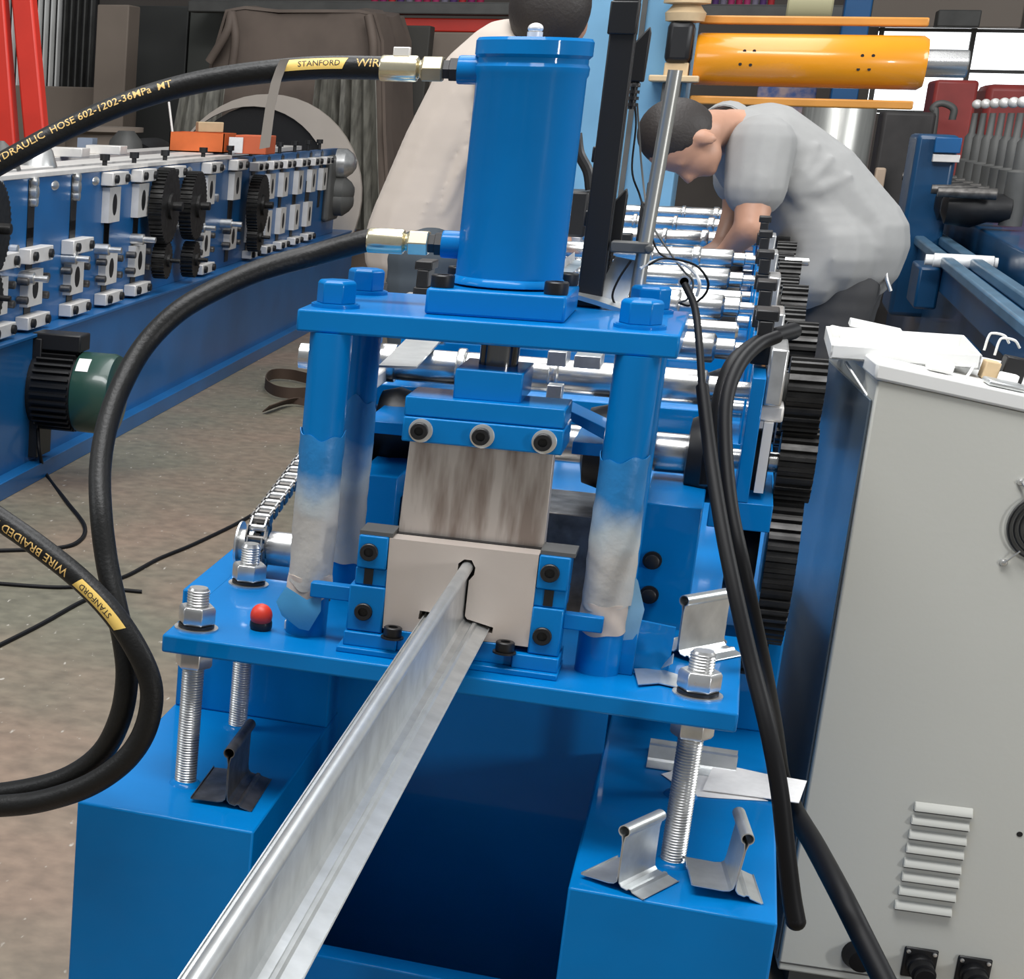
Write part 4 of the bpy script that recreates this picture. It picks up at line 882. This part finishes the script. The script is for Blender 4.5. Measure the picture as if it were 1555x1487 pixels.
chain(b, [HC-cd*.06-fd*.02, NK0, NK1], [.058, .058, .066], 6)
chain(b, [NK1, CH, MID, PEL], [.07, .125, .135, .14], 7, (1, 1.2, 1))
for sh, el, ha, hi, kn, an, sy in ((SHn, ELn, HAn, HIn, KNn, ANn, -1), (SHf, ELf, HAf, HIf, KNf, ANf, 1)):
    chain(b, [CH, sh, el, ha], [.09, .068, .046, .030], 8)
    hand(b, ha, (ha-el)+V((-.02, 0, 0)), (0, 0, 1), 1, sy)
    chain(b, [hi, kn, an], [.088, .062, .042], 8); chain(b, [an+V((.03, 0, -.05)), an+V((-.14, 0, -.055))], [.035, .028], 6)
fused('body', b, SKIN, W1, .0085, 5)
b = nb()
chain(b, [NK1+V((.02, .01, -.01)), CH, MID, PEL, PEL+V((.0, -.01, -.03))], [.078, .142, .150, .157, .150], 8, (1, 1.2, 1))
chain(b, [MID+V((-.02, -.02, -.03)), V((0.5118,3.79,0.2796))], [.13, .125], 6, (1, 1.2, 1)); chain(b, [V((0.5089,3.8,0.3011)), V((0.4674,3.77,0.2262)), V((0.4642,3.77,0.1774))], [.12, .10, .055], 5, (1, 1.3, 1)); chain(b, [PEL, V((0.6095,3.88,0.2926))], [.15, .085], 4, (1, 1.3, 1))
for sh, el in ((SHn, ELn), (SHf, ELf)): chain(b, [CH, sh, sh.lerp(el, .50)], [.10, .094, .084], 8)
# cloth folds fanning out from the armpit, raised on the shirt
arm = V((0.3713,3.66,0.4507))
for q2 in ((0.4270,3.7,0.5827), (0.4689,3.7,0.5487), (0.5230,3.71,0.5026), (0.5481,3.73,0.4528), (0.6277,3.76,0.3250)):
    q2 = V(q2); mid = arm.lerp(q2, .5)+V((0, .0, -.012)); chain(b, [arm+(q2-arm)*.15-V((0, -.03, 0)), mid+V((0, .028, 0)), q2+V((0, .035, 0))], [.026, .030, .012], 14)
fused('polo_shirt', b, POLO, W1, .008, 3)
b = nb(); 
for q2, rr in ((NK1+V((-.03, 0, 0)), .078),):
    ax = (NK1-NK0).normalized(); u_, v_ = frame(ax); rows = []
    for k in range(25):
        a = 2*PI*k/24; o1 = (u_*math.cos(a)+v_*math.sin(a)); rows.append([q2+o1*rr*1.02+ax*.035, q2+o1*rr*.98-ax*.005, q2+o1*(rr+.012)+ax*.022])
    strip(b, rows, .004)
part('shirt_collar', b, POLO, W1, sm=60)
b = nb()
for hi, kn, an in ((HIn, KNn, ANn), (HIf, KNf, ANf)): chain(b, [PEL+V((0, .0, -.06)), hi+V((0, 0, -.08)), kn, an+V((0, 0, .0))], [.118, .108, .086, .068], 8)
fused('trousers', b, TROUS, W1, .010, 4)
for an in (ANn, ANf):
    b = nb(); chain(b, [an+V((.04, 0, -.036)), an+V((-.05, 0, -.042)), an+V((-.16, 0, -.046))], [.044, .042, .034], 6, (1, 1, .8)); fused('shoe', b, BLACK, W1, .008, 3)
b = nb()
ball(b, HC-fd*.012+cd*.010, .1, (.84, .98, 1.06), 28, 20, hm); bmesh.ops.bisect_plane(b, geom=b.verts[:]+b.edges[:]+b.faces[:], plane_co=HC+fd*.042-cd*.02, plane_no=(fd*.90-cd*.42), clear_outer=True)
bmesh.ops.holes_fill(b, edges=[e for e in b.edges if e.is_boundary]); part('short_hair', b, HAIR, W1, sm=60)
b = nb(); tube(b, [(0.6616,3.8,0.2823), (0.6591,3.78,0.2376), (0.6779,3.78,0.1926)], .006, 8); part('key_cord', b, ZINC, W1, sm=60)
# second person, seen from behind the press cylinder
W2 = thing('person', 'person in beige shirt with black hair leaning behind the press cylinder', 'person', (-.62, 3.2, -.65))
HC = V((-0.2673,3.14,0.9072)); SHc = V((-0.3695,3.2,0.7744)); CH = V((-0.4117,3.2,0.6883)); MID = V((-0.4857,3.2,0.5298)); PEL = V((-0.5411,3.2,0.3409))
b = nb(); ball(b, HC, .1, (.85, .9, 1.08), 24, 18); chain(b, [HC+V((-.02, 0, -.06)), SHc], [.06, .07], 5); chain(b, [SHc, CH, MID, PEL], [.09, .12, .125, .13], 6, (1.1, 1, 1))
ball(b, HC+V((.03, .075, -.03)), .06, (1, .8, 1)); ball(b, HC+V((.045, .11, -.02)), .02, (.7, .8, 1.2))
for sx in (-1, 1): ball(b, HC+V((sx*.083, .02, -.02)), .03, (.35, .7, 1.05), 12, 8)
for dy in (-.17, .17):
    sh = SHc+V((.04, dy, -.05)); el = sh+V((.06, .03, -.25)); ha = el+V((.07, .05, -.17)); chain(b, [SHc, sh, el, ha], [.08, .066, .046, .03], 7); hand(b, ha, ha-el, (0, 0, 1), 1, 1 if dy > 0 else -1)
for dy in (-.09, .10): 
    hi = PEL+V((.02, dy, -.06)); kn = V((hi.x+.02, 3.2+dy, -.2)); an = V((hi.x-.02, 3.22+dy, -.57)); chain(b, [hi, kn, an], [.088, .062, .042], 7); chain(b, [an+V((-.03, 0, -.05)), an+V((.14, 0, -.055))], [.034, .028], 5)
fused('body', b, SKIN, W2, .0095, 4)
b = nb(); chain(b, [SHc+V((-.01, 0, .0)), CH, MID, PEL, PEL+V((-.012, 0, -.05))], [.118, .158, .150, .158, .160], 8, (1.0, 1.05, 1))
for dy in (-.17, .17):
    sh = SHc+V((.03, dy, -.05)); el = sh+V((.06, .03, -.25)); chain(b, [SHc, sh, el], [.10, .092, .075], 7)
chain(b, [CH+V((-.02, -.14, 0)), MID+V((.05, -.145, 0)), PEL+V((.06, -.14, .05))], [.02, .022, .016], 7)
bmesh.ops.bisect_plane(b, geom=b.verts[:]+b.edges[:]+b.faces[:], plane_co=PEL+V((0, 0, -.045)), plane_no=(0, 0, -1), clear_outer=False)
fused('beige_shirt', b, BEIGE, W2, .009, 4)
b = nb(); 
for dy in (-.09, .10):
    hi = PEL+V((.02, dy, -.08)); kn = V((hi.x+.02, 3.2+dy, -.2)); an = V((hi.x-.02, 3.22+dy, -.57)); chain(b, [PEL+V((0, 0, -.05)), hi, kn, an], [.135, .112, .085, .07], 7)
fused('trousers', b, mat('slate_cotton', (.06, .075, .09), .85), W2, .010, 4)
b = nb(); ball(b, HC+V((-.004, -.012, .012)), .113, (.92, .92, 1.05), 28, 20); part('black_hair', b, HAIR, W2, sm=60)
for dy in (-.09, .10):
    an = V((PEL.x, 3.22+dy, -.57)); b = nb(); chain(b, [an+V((-.05, 0, -.036)), an+V((.15, 0, -.046))], [.042, .034], 6, (1, 1, .8)); fused('shoe', b, BLACK, W2, .008, 3)

# ================================================================ decoiler behind the machine
DC = thing('decoiler', 'light blue decoiler post with orange mandrel and ochre bars behind the worker', 'decoiler', (-.2, 6.1, -.65))
x0, x1, z0, z1 = (-0.5145,-0.0862,0.2783,1.185)
b = nb(); box(b, x0, x1, 6.0, 6.5, -.65, z1+.25); part('post', b, LBLUE, DC, .01)
xa, xb, _, _ = (-0.2155,-0.1957,0.3343,1.088); b = nb(); box(b, xa, xb, 5.985, 6.0, -.2, z1+.25); part('post_seam', b, GREYB, DC)
xa, xb, _, _ = (-0.1003,-0.0113,0.3452,1.084); b = nb(); box(b, xa, xb, 5.93, 6.4, -.65, z1+.25); part('post_flange', b, LBLUE, DC, .006)
q = V((0.0174,5.9,0.8629)); q2 = V((0.8018,5.9,0.8695))
b = nb(); lathe(b, (0, 5.9, q.z), [(.090, q.x-.01), (.097, q.x), (.097, q2.x-.012), (.085, q2.x+.006)], 48, 'x'); MN = part('mandrel', b, ORANGE, DC)
for u, v in ((1132,80), (1147,80), (1128,99), (1144,100), (1310,86), (1326,86), (1307,105), (1323,105)):
    p = V((q.x+(u-1060)/344*(q2.x-q.x), 0, q.z+(91-v+(u-1060)*.012)/395))
    dz = p.z-q.z; yy = 5.9-math.sqrt(max(0, .0972**2-dz*dz)); b = nb(); cyl(b, (p.x, yy-.0006, p.z), (p.x, yy+.004, p.z), .006, n=12); part('bolt_hole', b, BLACK, MN)
b = nb(); lathe(b, (0, 5.9, q.z), [(.05, q2.x), (.05, q2.x+.14), (.046, q2.x+.145)], 32, 'x'); part('mandrel_shaft', b, CHROME, DC)
for (ua, va, ub, vb, yy, th) in ((1064,32,1410,40,5.9,.018), (1048,152,1386,163,5.86,.017)):
    pass
a, c = V((0.0057,5.95,1.01)), V((0.7977,5.95,0.9994)); b = nb(); box(b, a.x, c.x, 5.92, 5.98, a.z-.017, a.z+.015); part('mandrel_bar', b, OCHRE, DC, .006)
a, c = V((0.0104,5.85,0.7130)), V((0.7845,5.85,0.7089)); b = nb(); box(b, a.x, c.x, 5.82, 5.88, a.z-.018, a.z+.014); part('mandrel_bar', b, OCHRE, DC, .006)
x0, x1, z0, z1 = (-0.1006,-0.0064,0.8447,0.9957); b = nb(); box(b, x0, x1, 5.78, 6.02, z0, z1); part('hub_block', b, BLACK, DC, .02)
x0, x1, z0, z1 = (-0.0962,-0.0087,0.7816,0.8468); b = nb(); box(b, x0, x1, 5.8, 5.95, z0, z1); part('hub_spacer', b, WOOD, DC, .005)
x0, x1, z0, z1 = (-0.1451,0.0349,0.7742,0.7984); b = nb(); box(b, x0, x1, 5.75, 6.0, z0, z1); part('hub_plate', b, WOOD, DC, .005)
q = V((-0.0460,5.85,1.029)); b = nb(); lathe(b, q, [(.05, -.035), (.07, -.03), (.075, .0), (.065, .01), (.05, .03), (.085, .035), (.085, .09)], 32); part('hub_cap', b, WOOD, DC)
x0, x1, z0, z1 = (-0.0944,-0.0279,0.6814,0.7714); b = nb(); box(b, x0, x1, 5.8, 5.9, z0, z1); part('hub_bracket', b, GREYB, DC, .004)

# ================================================================ third line at the right, with studs, rails and rollers
R3 = thing('stud_roll_line', 'dark blue machine with a row of ball-tipped studs at the right edge', 'machine', (1.6, 6, -.65))
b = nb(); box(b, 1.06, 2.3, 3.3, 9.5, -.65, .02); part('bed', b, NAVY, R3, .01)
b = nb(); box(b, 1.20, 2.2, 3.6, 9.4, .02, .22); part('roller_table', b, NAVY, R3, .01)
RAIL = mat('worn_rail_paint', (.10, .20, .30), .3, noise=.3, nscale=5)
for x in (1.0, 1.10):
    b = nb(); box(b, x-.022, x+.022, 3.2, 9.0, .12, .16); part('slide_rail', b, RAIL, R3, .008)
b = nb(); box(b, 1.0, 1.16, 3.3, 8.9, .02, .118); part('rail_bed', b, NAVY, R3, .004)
x0, x1, z0, z1 = (0.9219,1.089,-0.0078,0.5987); b = nb(); box(b, x0, x1, 7.4, 7.9, -.2, z1); part('end_column', b, NAVY, R3, .02)
x0, x1, z0, z1 = (0.9929,1.1,0.4830,0.5164); b = nb(); box(b, x0, x1, 7.36, 7.399, z0, z1); part('name_bar', b, WSTEEL, R3, .003)
x0, x1, z0, z1 = (0.9917,1.096,0.5222,0.5886); b = nb(); box(b, x0, x1, 7.35, 7.399, z0, z1); part('end_panel', b, BLUE2, R3, .004)
for p in ((1.3,9.299,0.7495), (1.3,8.869,0.7474), (1.3,8.441,0.7454), (1.3,8.046,0.7436), (1.3,7.68,0.7418), (1.3,7.341,0.7402), (1.3,7.003,0.7386)):
    p = V(p); p.z = .745
    b = nb(); lathe(b, (p.x, p.y, 0), [(.045, .24), (.045, .46), (.030, .47), (.030, .58), (.016, .60), (.014, .70)], 14); STD = part('stud_post', b, GREYB, R3)
    b = nb(); ball(b, p, .024, (1, 1, 1), 14, 10); part('stud_ball', b, WSTEEL, STD)
    b = nb(); lathe(b, (1.15, p.y, .31), [(.03, -.12), (.075, -.10), (.085, .0), (.06, .06), (.06, .14), (.03, .15)], 20, 'x'); part('black_roller', b, BLACK, R3)
    b = nb(); lathe(b, (1.12, p.y-.1, .37), [(.02, -.12), (.024, .0), (.024, .1)], 14, 'x'); part('roller_pin', b, DARKST, R3)
b = nb(); lathe(b, (0, 6, (1.05,6,0.1461)[2]), [(.02, (0.9255,6,0.1510)[0]), (.02, (0.9524,6,0.1526)[0]), (.026, (0.9546,6,0.1527)[0]), (.026, (1.157,6,0.1476)[0]), (.02, (1.161,6,0.1478)[0]), (.02, (1.172,6,0.1485)[0])], 24, 'x'); part('white_roller', b, WHITE, R3)
b = nb(); box(b, .92, 1.0, 6.1, 6.5, -.05, .11); part('slide_block', b, NAVY, R3, .01)
b = nb(); box(b, .80, .98, 4.2, 4.6, -.65, .0); part('side_cabinet', b, NAVY, R3, .01)

# ================================================================ far background
def slab(name, rc, y, d, m, label, cat, bev=.01, group=None, low=None):
    x0, x1, z0, z1 = rc
    b = nb(); box(b, x0, x1, y, y+d, z0 if low is None else low, z1); return single(name, b, m, label, cat, group, bev=bev)
# covered machine under a brown tarpaulin
TP = thing('covered_machine', 'machine hidden under a brown tarpaulin with plastic film on its right', 'machine', (-3.2, 11.6, -.65))
pl = [(-3.293,11,-0.2286), (-3.289,11,0.9091), (-3.18,11,1.247), (-3.066,11,1.261), (-2.845,11,1.23), (-2.488,11,1.238), (-2.292,11,1.257), (-2.191,11,1.246), (-2.123,11,1.08), (-2.04,11,0.4901), (-1.951,11,-0.1565)]
N = 9; rows = []
for k in range(N):
    y = 11+1.1*k/(N-1); rows.append([(p[0]+(.04*math.sin(k*1.7+p[2]*5) if 0 < k < N-1 else 0), y+.05*math.sin(p[0]*9+p[2]*7), p[2]+.02*math.sin(k*2+p[0]*4)) for p in pl])
b = nb(); strip(b, rows, .02); part('tarpaulin', b, TARP, TP, sm=50)
b = nb(); f = [(p[0], 11.02+.05*math.sin(p[0]*9+p[2]*7), p[2]) for p in pl]; bot = [(f[-1][0], 11.02, -.65), (f[0][0], 11.02, -.65)]
sheet(b, f+bot, .03, (0, 1, 0)); part('tarpaulin_front', b, TARP, TP, sm=30)
for a in ([(-3.143,10.95,1.233), (-3.097,10.93,1.062), (-3.114,10.95,0.8467)], [(-2.214,10.95,1.223), (-2.162,10.93,1.035), (-2.151,10.95,0.7842)], [(-3.276,10.95,0.9082), (-3.158,10.92,1.103), (-3.143,10.95,1.233)]):
    b = nb(); tube(b, a, .03, 8); part('tarpaulin_fold', b, TARP, TP, sm=60)
b = nb(); rows = []
for k in range(17):
    u = k/16; a, c = V((-2.499,10.8,0.8240)).lerp(V((-2.098,10.8,0.8335)), u), V((-2.524,10.8,-0.1767)).lerp(V((-1.978,10.8,-0.1474)), u); w = .04*math.sin(k*2.3)
    rows.append([a+V((0, w, 0)), a.lerp(c, .5)+V((0, w*1.4, 0)), c+V((0, w, 0))])
strip(b, rows, .006); part('plastic_film', b, FILM, TP, sm=60)
b = nb(); rows = []
for k in range(9):
    u = k/8; a, c = V((-3.421,10.8,0.7068)).lerp(V((-3.104,10.8,0.8011)), u), V((-3.485,10.8,0.2653)).lerp(V((-3.134,10.8,0.2791)), u); w = .03*math.sin(k*2.1)
    rows.append([a+V((0, w, 0)), c+V((0, w, 0))])
strip(b, rows, .006); part('plastic_film', b, FILM, TP, sm=60)
# big ring shaped disc
c = V((-2.707,10.4,0.0490)); R0 = .655
DR = thing('coil_drum', 'cream ring-shaped coil drum with black hollow behind the orange boxes', 'drum', (c.x, 10.4, -.65))
b = nb(); K = 48; o_ = [b.verts.new((c.x+R0*math.cos(2*PI*k/K), 10.4, c.z+R0*math.sin(2*PI*k/K))) for k in range(K)]; i_ = [b.verts.new((c.x-.10+.545*math.cos(2*PI*k/K), 10.4, c.z+.03+.545*math.sin(2*PI*k/K))) for k in range(K)]
for k in range(K): b.faces.new((o_[k], o_[(k+1) % K], i_[(k+1) % K], i_[k]))
r = bmesh.ops.extrude_face_region(b, geom=b.faces[:]); bmesh.ops.translate(b, verts=[g for g in r['geom'] if isinstance(g, bmesh.types.BMVert)], vec=(0, .04, 0)); part('ring_disc', b, CREAM, DR)
b = nb(); lathe(b, (c.x, 10.45, c.z), [(.6, 0), (.6, .25)], 40, 'y'); part('hollow_fill', b, BLACK, DR)  # solid black disc paints the shade inside the drum's hollow
for rr in (.15, .22): 
    b = nb(); tube(b, [(c.x-.33+rr*.5*math.cos(a), 10.42, c.z-.15+rr*1.2*math.sin(a)) for a in [math.radians(90+9*k) for k in range(21)]], .008, 6, 0); part('wire_hoop', b, GREYB, DR, sm=60)
# red leaning posts at the far left
for pq, lab in ((((-3.491,7.5,0.2943), (-3.368,7.5,0.2580), (-3.459,7.5,0.9717), (-3.564,7.5,0.9701)), 'red leaning post cut by the left edge of the frame'), (((-3.316,7.5,0.2842), (-3.191,7.5,0.2654), (-3.322,7.5,1.138), (-3.44,7.5,1.137)), 'wider red leaning post second from the left edge')):
    b = nb(); bt = [V(p) for p in pq]; lo = [bt[0]+(bt[0]-bt[3])*2.2, bt[1]+(bt[1]-bt[2])*2.2]
    for v in lo: v.z = max(v.z, -.645)
    sheet(b, [lo[0], bt[0], bt[3]+(bt[3]-bt[0])*.4, bt[2]+(bt[2]-bt[1])*.4, bt[1], lo[1]], .09, (0, 1, 0)); single('red_post', b, RED, lab, 'post', 'red leaning posts', bev=.012)
# corrugated sheets, pillar, cabinets
x0, x1, z0, z1 = (-5.935,-4.85,0.6703,1.569)
CS = thing('slat_partition', 'slat partition, near-white slats left and dark grey right, behind the red posts', 'partition', (x0, 13.2, -.65))
SLW, SLG = mat('near_white_slat', (.88, .88, .86), .5, 0), mat('dark_grey_slat', (.13, .13, .125), .4, .4, noise=.4, nscale=5)  # left slats near white, the rest dark grey
ns = 19; wsl = (x1-x0)/ns
for k in range(ns):
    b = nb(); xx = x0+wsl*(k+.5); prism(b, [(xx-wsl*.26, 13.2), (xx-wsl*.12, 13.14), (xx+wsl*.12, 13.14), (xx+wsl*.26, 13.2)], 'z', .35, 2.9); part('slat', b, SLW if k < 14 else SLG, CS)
b = nb(); box(b, x0, x1, 13.2, 13.26, -.65, 2.9); part('partition_backing', b, BLACK, CS)
slab('low_wall', (-5.766,-4.439,0.0539,0.7273), 13, .12, BROWNW, 'dark brown low wall below the slat partition', 'wall', low=-.65)
slab('brown_pillar', (-4.584,-4.326,0.6475,1.342), 12.4, .3, BROWNW, 'brown square pillar right of the slat partition', 'pillar', low=-.65)
slab('steel_locker', (-4.759,-4.271,0.3858,1.405), 13.9, .4, mat('charcoal_locker_paint', (.045, .047, .045), .5), 'charcoal steel locker right of the brown pillar', 'locker', low=-.65)
slab('steel_locker', (-4.259,-3.94,0.4000,1.409), 13.9, .4, mat('grey_locker_paint', (.085, .09, .08), .5), 'dark grey steel locker half behind the covered machine', 'locker', low=-.65)
slab('dark_gap_panel', (-2.377,-1.997,-0.2050,1.21), 12.2, .2, mat('dark_gap_tone', (.05, .047, .04), .6), 'added tall dark panel filling the gap between the covered machine and the beige shirt', 'locker', low=-.65)  # panel added to paint the dark of the gap here
slab('brown_board', (-2.442,-1.711,0.4786,1.181), 12.6, .1, BROWNW, 'brown board under the red shelf beam', 'board', low=-.65)
# bench with dull drums behind the left line
b = nb(); q = V((-3.803,10.2,0.4357)); lathe(b, q, [(.22, -.85), (.22, -.02), (.30, 0), (.30, .03)], 24); single('drum_table', b, BROWNW, 'round dull brown drum with wide top behind the left line', 'drum')
b = nb(); q = V((-3.34,9.7,0.2513)); lathe(b, q, [(.13, -.1), (.16, 0), (.16, .28), (.10, .30)], 24, 'y'); box(b, q.x-.05, q.x+.05, q.y, q.y+.2, -.65, q.z-.1); single('flywheel', b, BLACK, 'black flywheel standing behind the left line near the grey cone', 'flywheel')
b = nb(); q = V((-3.359,9.4,0.2972)); lathe(b, q, [(.06, -.65-q.z), (.06, -.125), (.14, -.12), (.10, .1), (.05, .16)], 20); single('grey_cone', b, GREYB, 'dull grey cone behind the left line beside the black wheel', 'cone')
b = nb(); q = V((-3.661,9.5,0.2834)); box(b, q.x-.05, q.x+.05, 9.5, 9.6, -.65, q.z+.12); single('pipe_stand', b, mat('pale_blue_paint', (.35, .42, .55), .5), 'pale blue stand under the drum with wide top', 'stand')
# storage rack along the back: beams are parts, the coloured rolls on it are things
RK = thing('storage_rack', 'long storage rack with grey upper beam and red lower beam across the back', 'rack', (0, 13.4, -.65))
x0, x1, z0, z1 = (-4.031,-1.748,1.321,1.406); b = nb(); box(b, x0, x1+2.6, 13.0, 13.2, z0, z1); part('grey_beam', b, GREYB, RK, .01)
x0, x1, z0, z1 = (-2.801,-1.676,1.2,1.299); b = nb(); box(b, x0, x1+.3, 13.1, 13.2, z0, z1); part('red_beam', b, RED, RK, .01)
x0, x1, z0, z1 = (-4.06,-1.761,1.325,1.421)
for xx in (x1+.35, x1+2.6):
    b = nb(); box(b, xx-.05, xx+.05, 13.2, 13.3, -.65, 3.0); part('rack_upright', b, GREYB, RK, .01)
b = nb(); box(b, x0, x1+2.6, 13.2, 13.8, z1-.03, z1); part('rack_shelf', b, GREYB, RK)
cols = [(.45, .03, .10), (.32, .03, .16), (.55, .04, .05), (.12, .05, .2), (.25, .22, .3), (.50, .05, .18)]
CM = [mat('coloured_roll_%s' % nm, c_, .5, noise=.2, nscale=12) for nm, c_ in zip(('crimson', 'plum', 'scarlet', 'violet', 'mauve', 'rose'), cols)]
for grp, (ua, ub, nn, lab) in enumerate(((((-2.67,13.3,1.458)), ((-1.798,13.3,1.465)), 13, 'upright coloured roll on the rack left of the light blue post'), (((-0.3396,13.3,1.446)), ((0.2510,13.3,1.451)), 11, 'upright coloured roll on the rack above the orange mandrel'))):
    rs = (.98, .78)[grp]; rl = []; ordw = 'first second third fourth fifth sixth seventh eighth ninth tenth eleventh twelfth thirteenth'.split(); cn = ('crimson', 'plum', 'scarlet', 'violet', 'mauve', 'rose')
    for k in range(nn):
        t = (k+.5)/nn; xx = ua[0]+(ub[0]-ua[0])*t; zz = z1+.001; h = .9; ck = k if k < 6 else (k*5) % 6
        lb = '%s upright roll, %s from left %s' % (cn[ck], ordw[k], ('on the rack left of the light blue post', 'in the row above the orange mandrel')[grp])
        if k < 6:
            b = nb(); lathe(b, (xx, 13.4, zz), [(.027*rs, 0), (.030*rs, .005), (.030*rs, h), (.026*rs, h+.005)], 12); o = single('coloured_roll', b, CM[k], lb, 'roll', 'coloured rolls on the rack, %s' % ('left' if grp == 0 else 'right')); rl.append(o)
        else:
            o = rl[ck].copy(); COL.objects.link(o); o.location.x = xx; o['label'] = lb
b = nb(); q0, q1 = V((0.3257,11.5,1.345)), V((0.5929,11.5,1.348)); lathe(b, (0, 11.5, q0.z+.02), [(.12, q0.x), (.13, q0.x+.01), (.13, q1.x-.01), (.12, q1.x)], 28, 'x'); single('cream_spool', b, mat('cream_film', (.66, .62, .38), .5), 'cream coloured spool resting above the ochre bar', 'spool')
slab('blue_column', (0.6733,0.8375,0.7147,1.528), 12.0, .3, BLUE2, 'dark blue steel column right of the cream spool', 'column', low=-.65)
slab('packed_goods', (0.2232,0.5902,0.7589,0.8442), 12.2, .3, mat('mixed_blue_card', (.05, .10, .28), .6, noise=.9, nscale=14, col2=(.4, .3, .3)), 'blue and red packed goods stacked behind the orange mandrel', 'goods', low=-.65)
slab('beige_gable_wall', (0.9759,2.199,1.43,1.988), 16.9, .2, mat('beige_gable_paint', (.32, .27, .23), .7), 'beige wall panel above the bright window', 'wall')
slab('hoist_beam', (1.427,1.727,1.356,1.482), 15, .3, GREYB, 'grey hoist beam above the bright window', 'beam')
slab('red_machine', (1.195,1.426,0.1103,0.8902), 10.8, .6, DRED, 'narrow dark red machine right of the mandrel shaft', 'machine', low=-.65, bev=.02)
slab('red_machine', (1.543,2.111,0.0996,0.8838), 11.6, .6, DRED, 'wide dark red machine behind the ball-tipped studs', 'machine', low=-.65, bev=.04)
b = nb(); q = V((0.6259,8.5,0.5991)); lathe(b, (q.x, 8.5, 0), [(.17, -.65), (.17, q.z+.12), (.16, q.z+.14)], 32); single('steel_drum', b, BRUSH, 'brushed steel drum behind the worker in grey', 'drum')
DK = mat('dark_rack_paint', (.04, .036, .035), .6, noise=.5, nscale=5)
slab('dark_rack', (0.8988,1.165,-0.1915,0.7000), 9.9, .5, DK, 'dark tool rack behind the worker\'s back', 'rack', low=-.65, bev=.02)
slab('pale_board', (0.8990,0.9516,0.2470,0.3956), 9.75, .1, mat('pale_card', (.5, .38, .28), .6), 'narrow pale board standing against the dark tool rack', 'board', low=-.65)
b = nb(); tube(b, [V(((1.209,10.5,0.5860)[0], 10.5, -.64)), (1.206,10.5,0.5859), (1.182,10.5,0.7148), (1.223,10.5,0.7529), (1.289,10.5,0.7254), (1.293,10.5,0.6629)], .02, 10); single('bent_pipe', b, GREYB, 'bent grey pipe in front of the narrow red machine', 'pipe', sm=60)
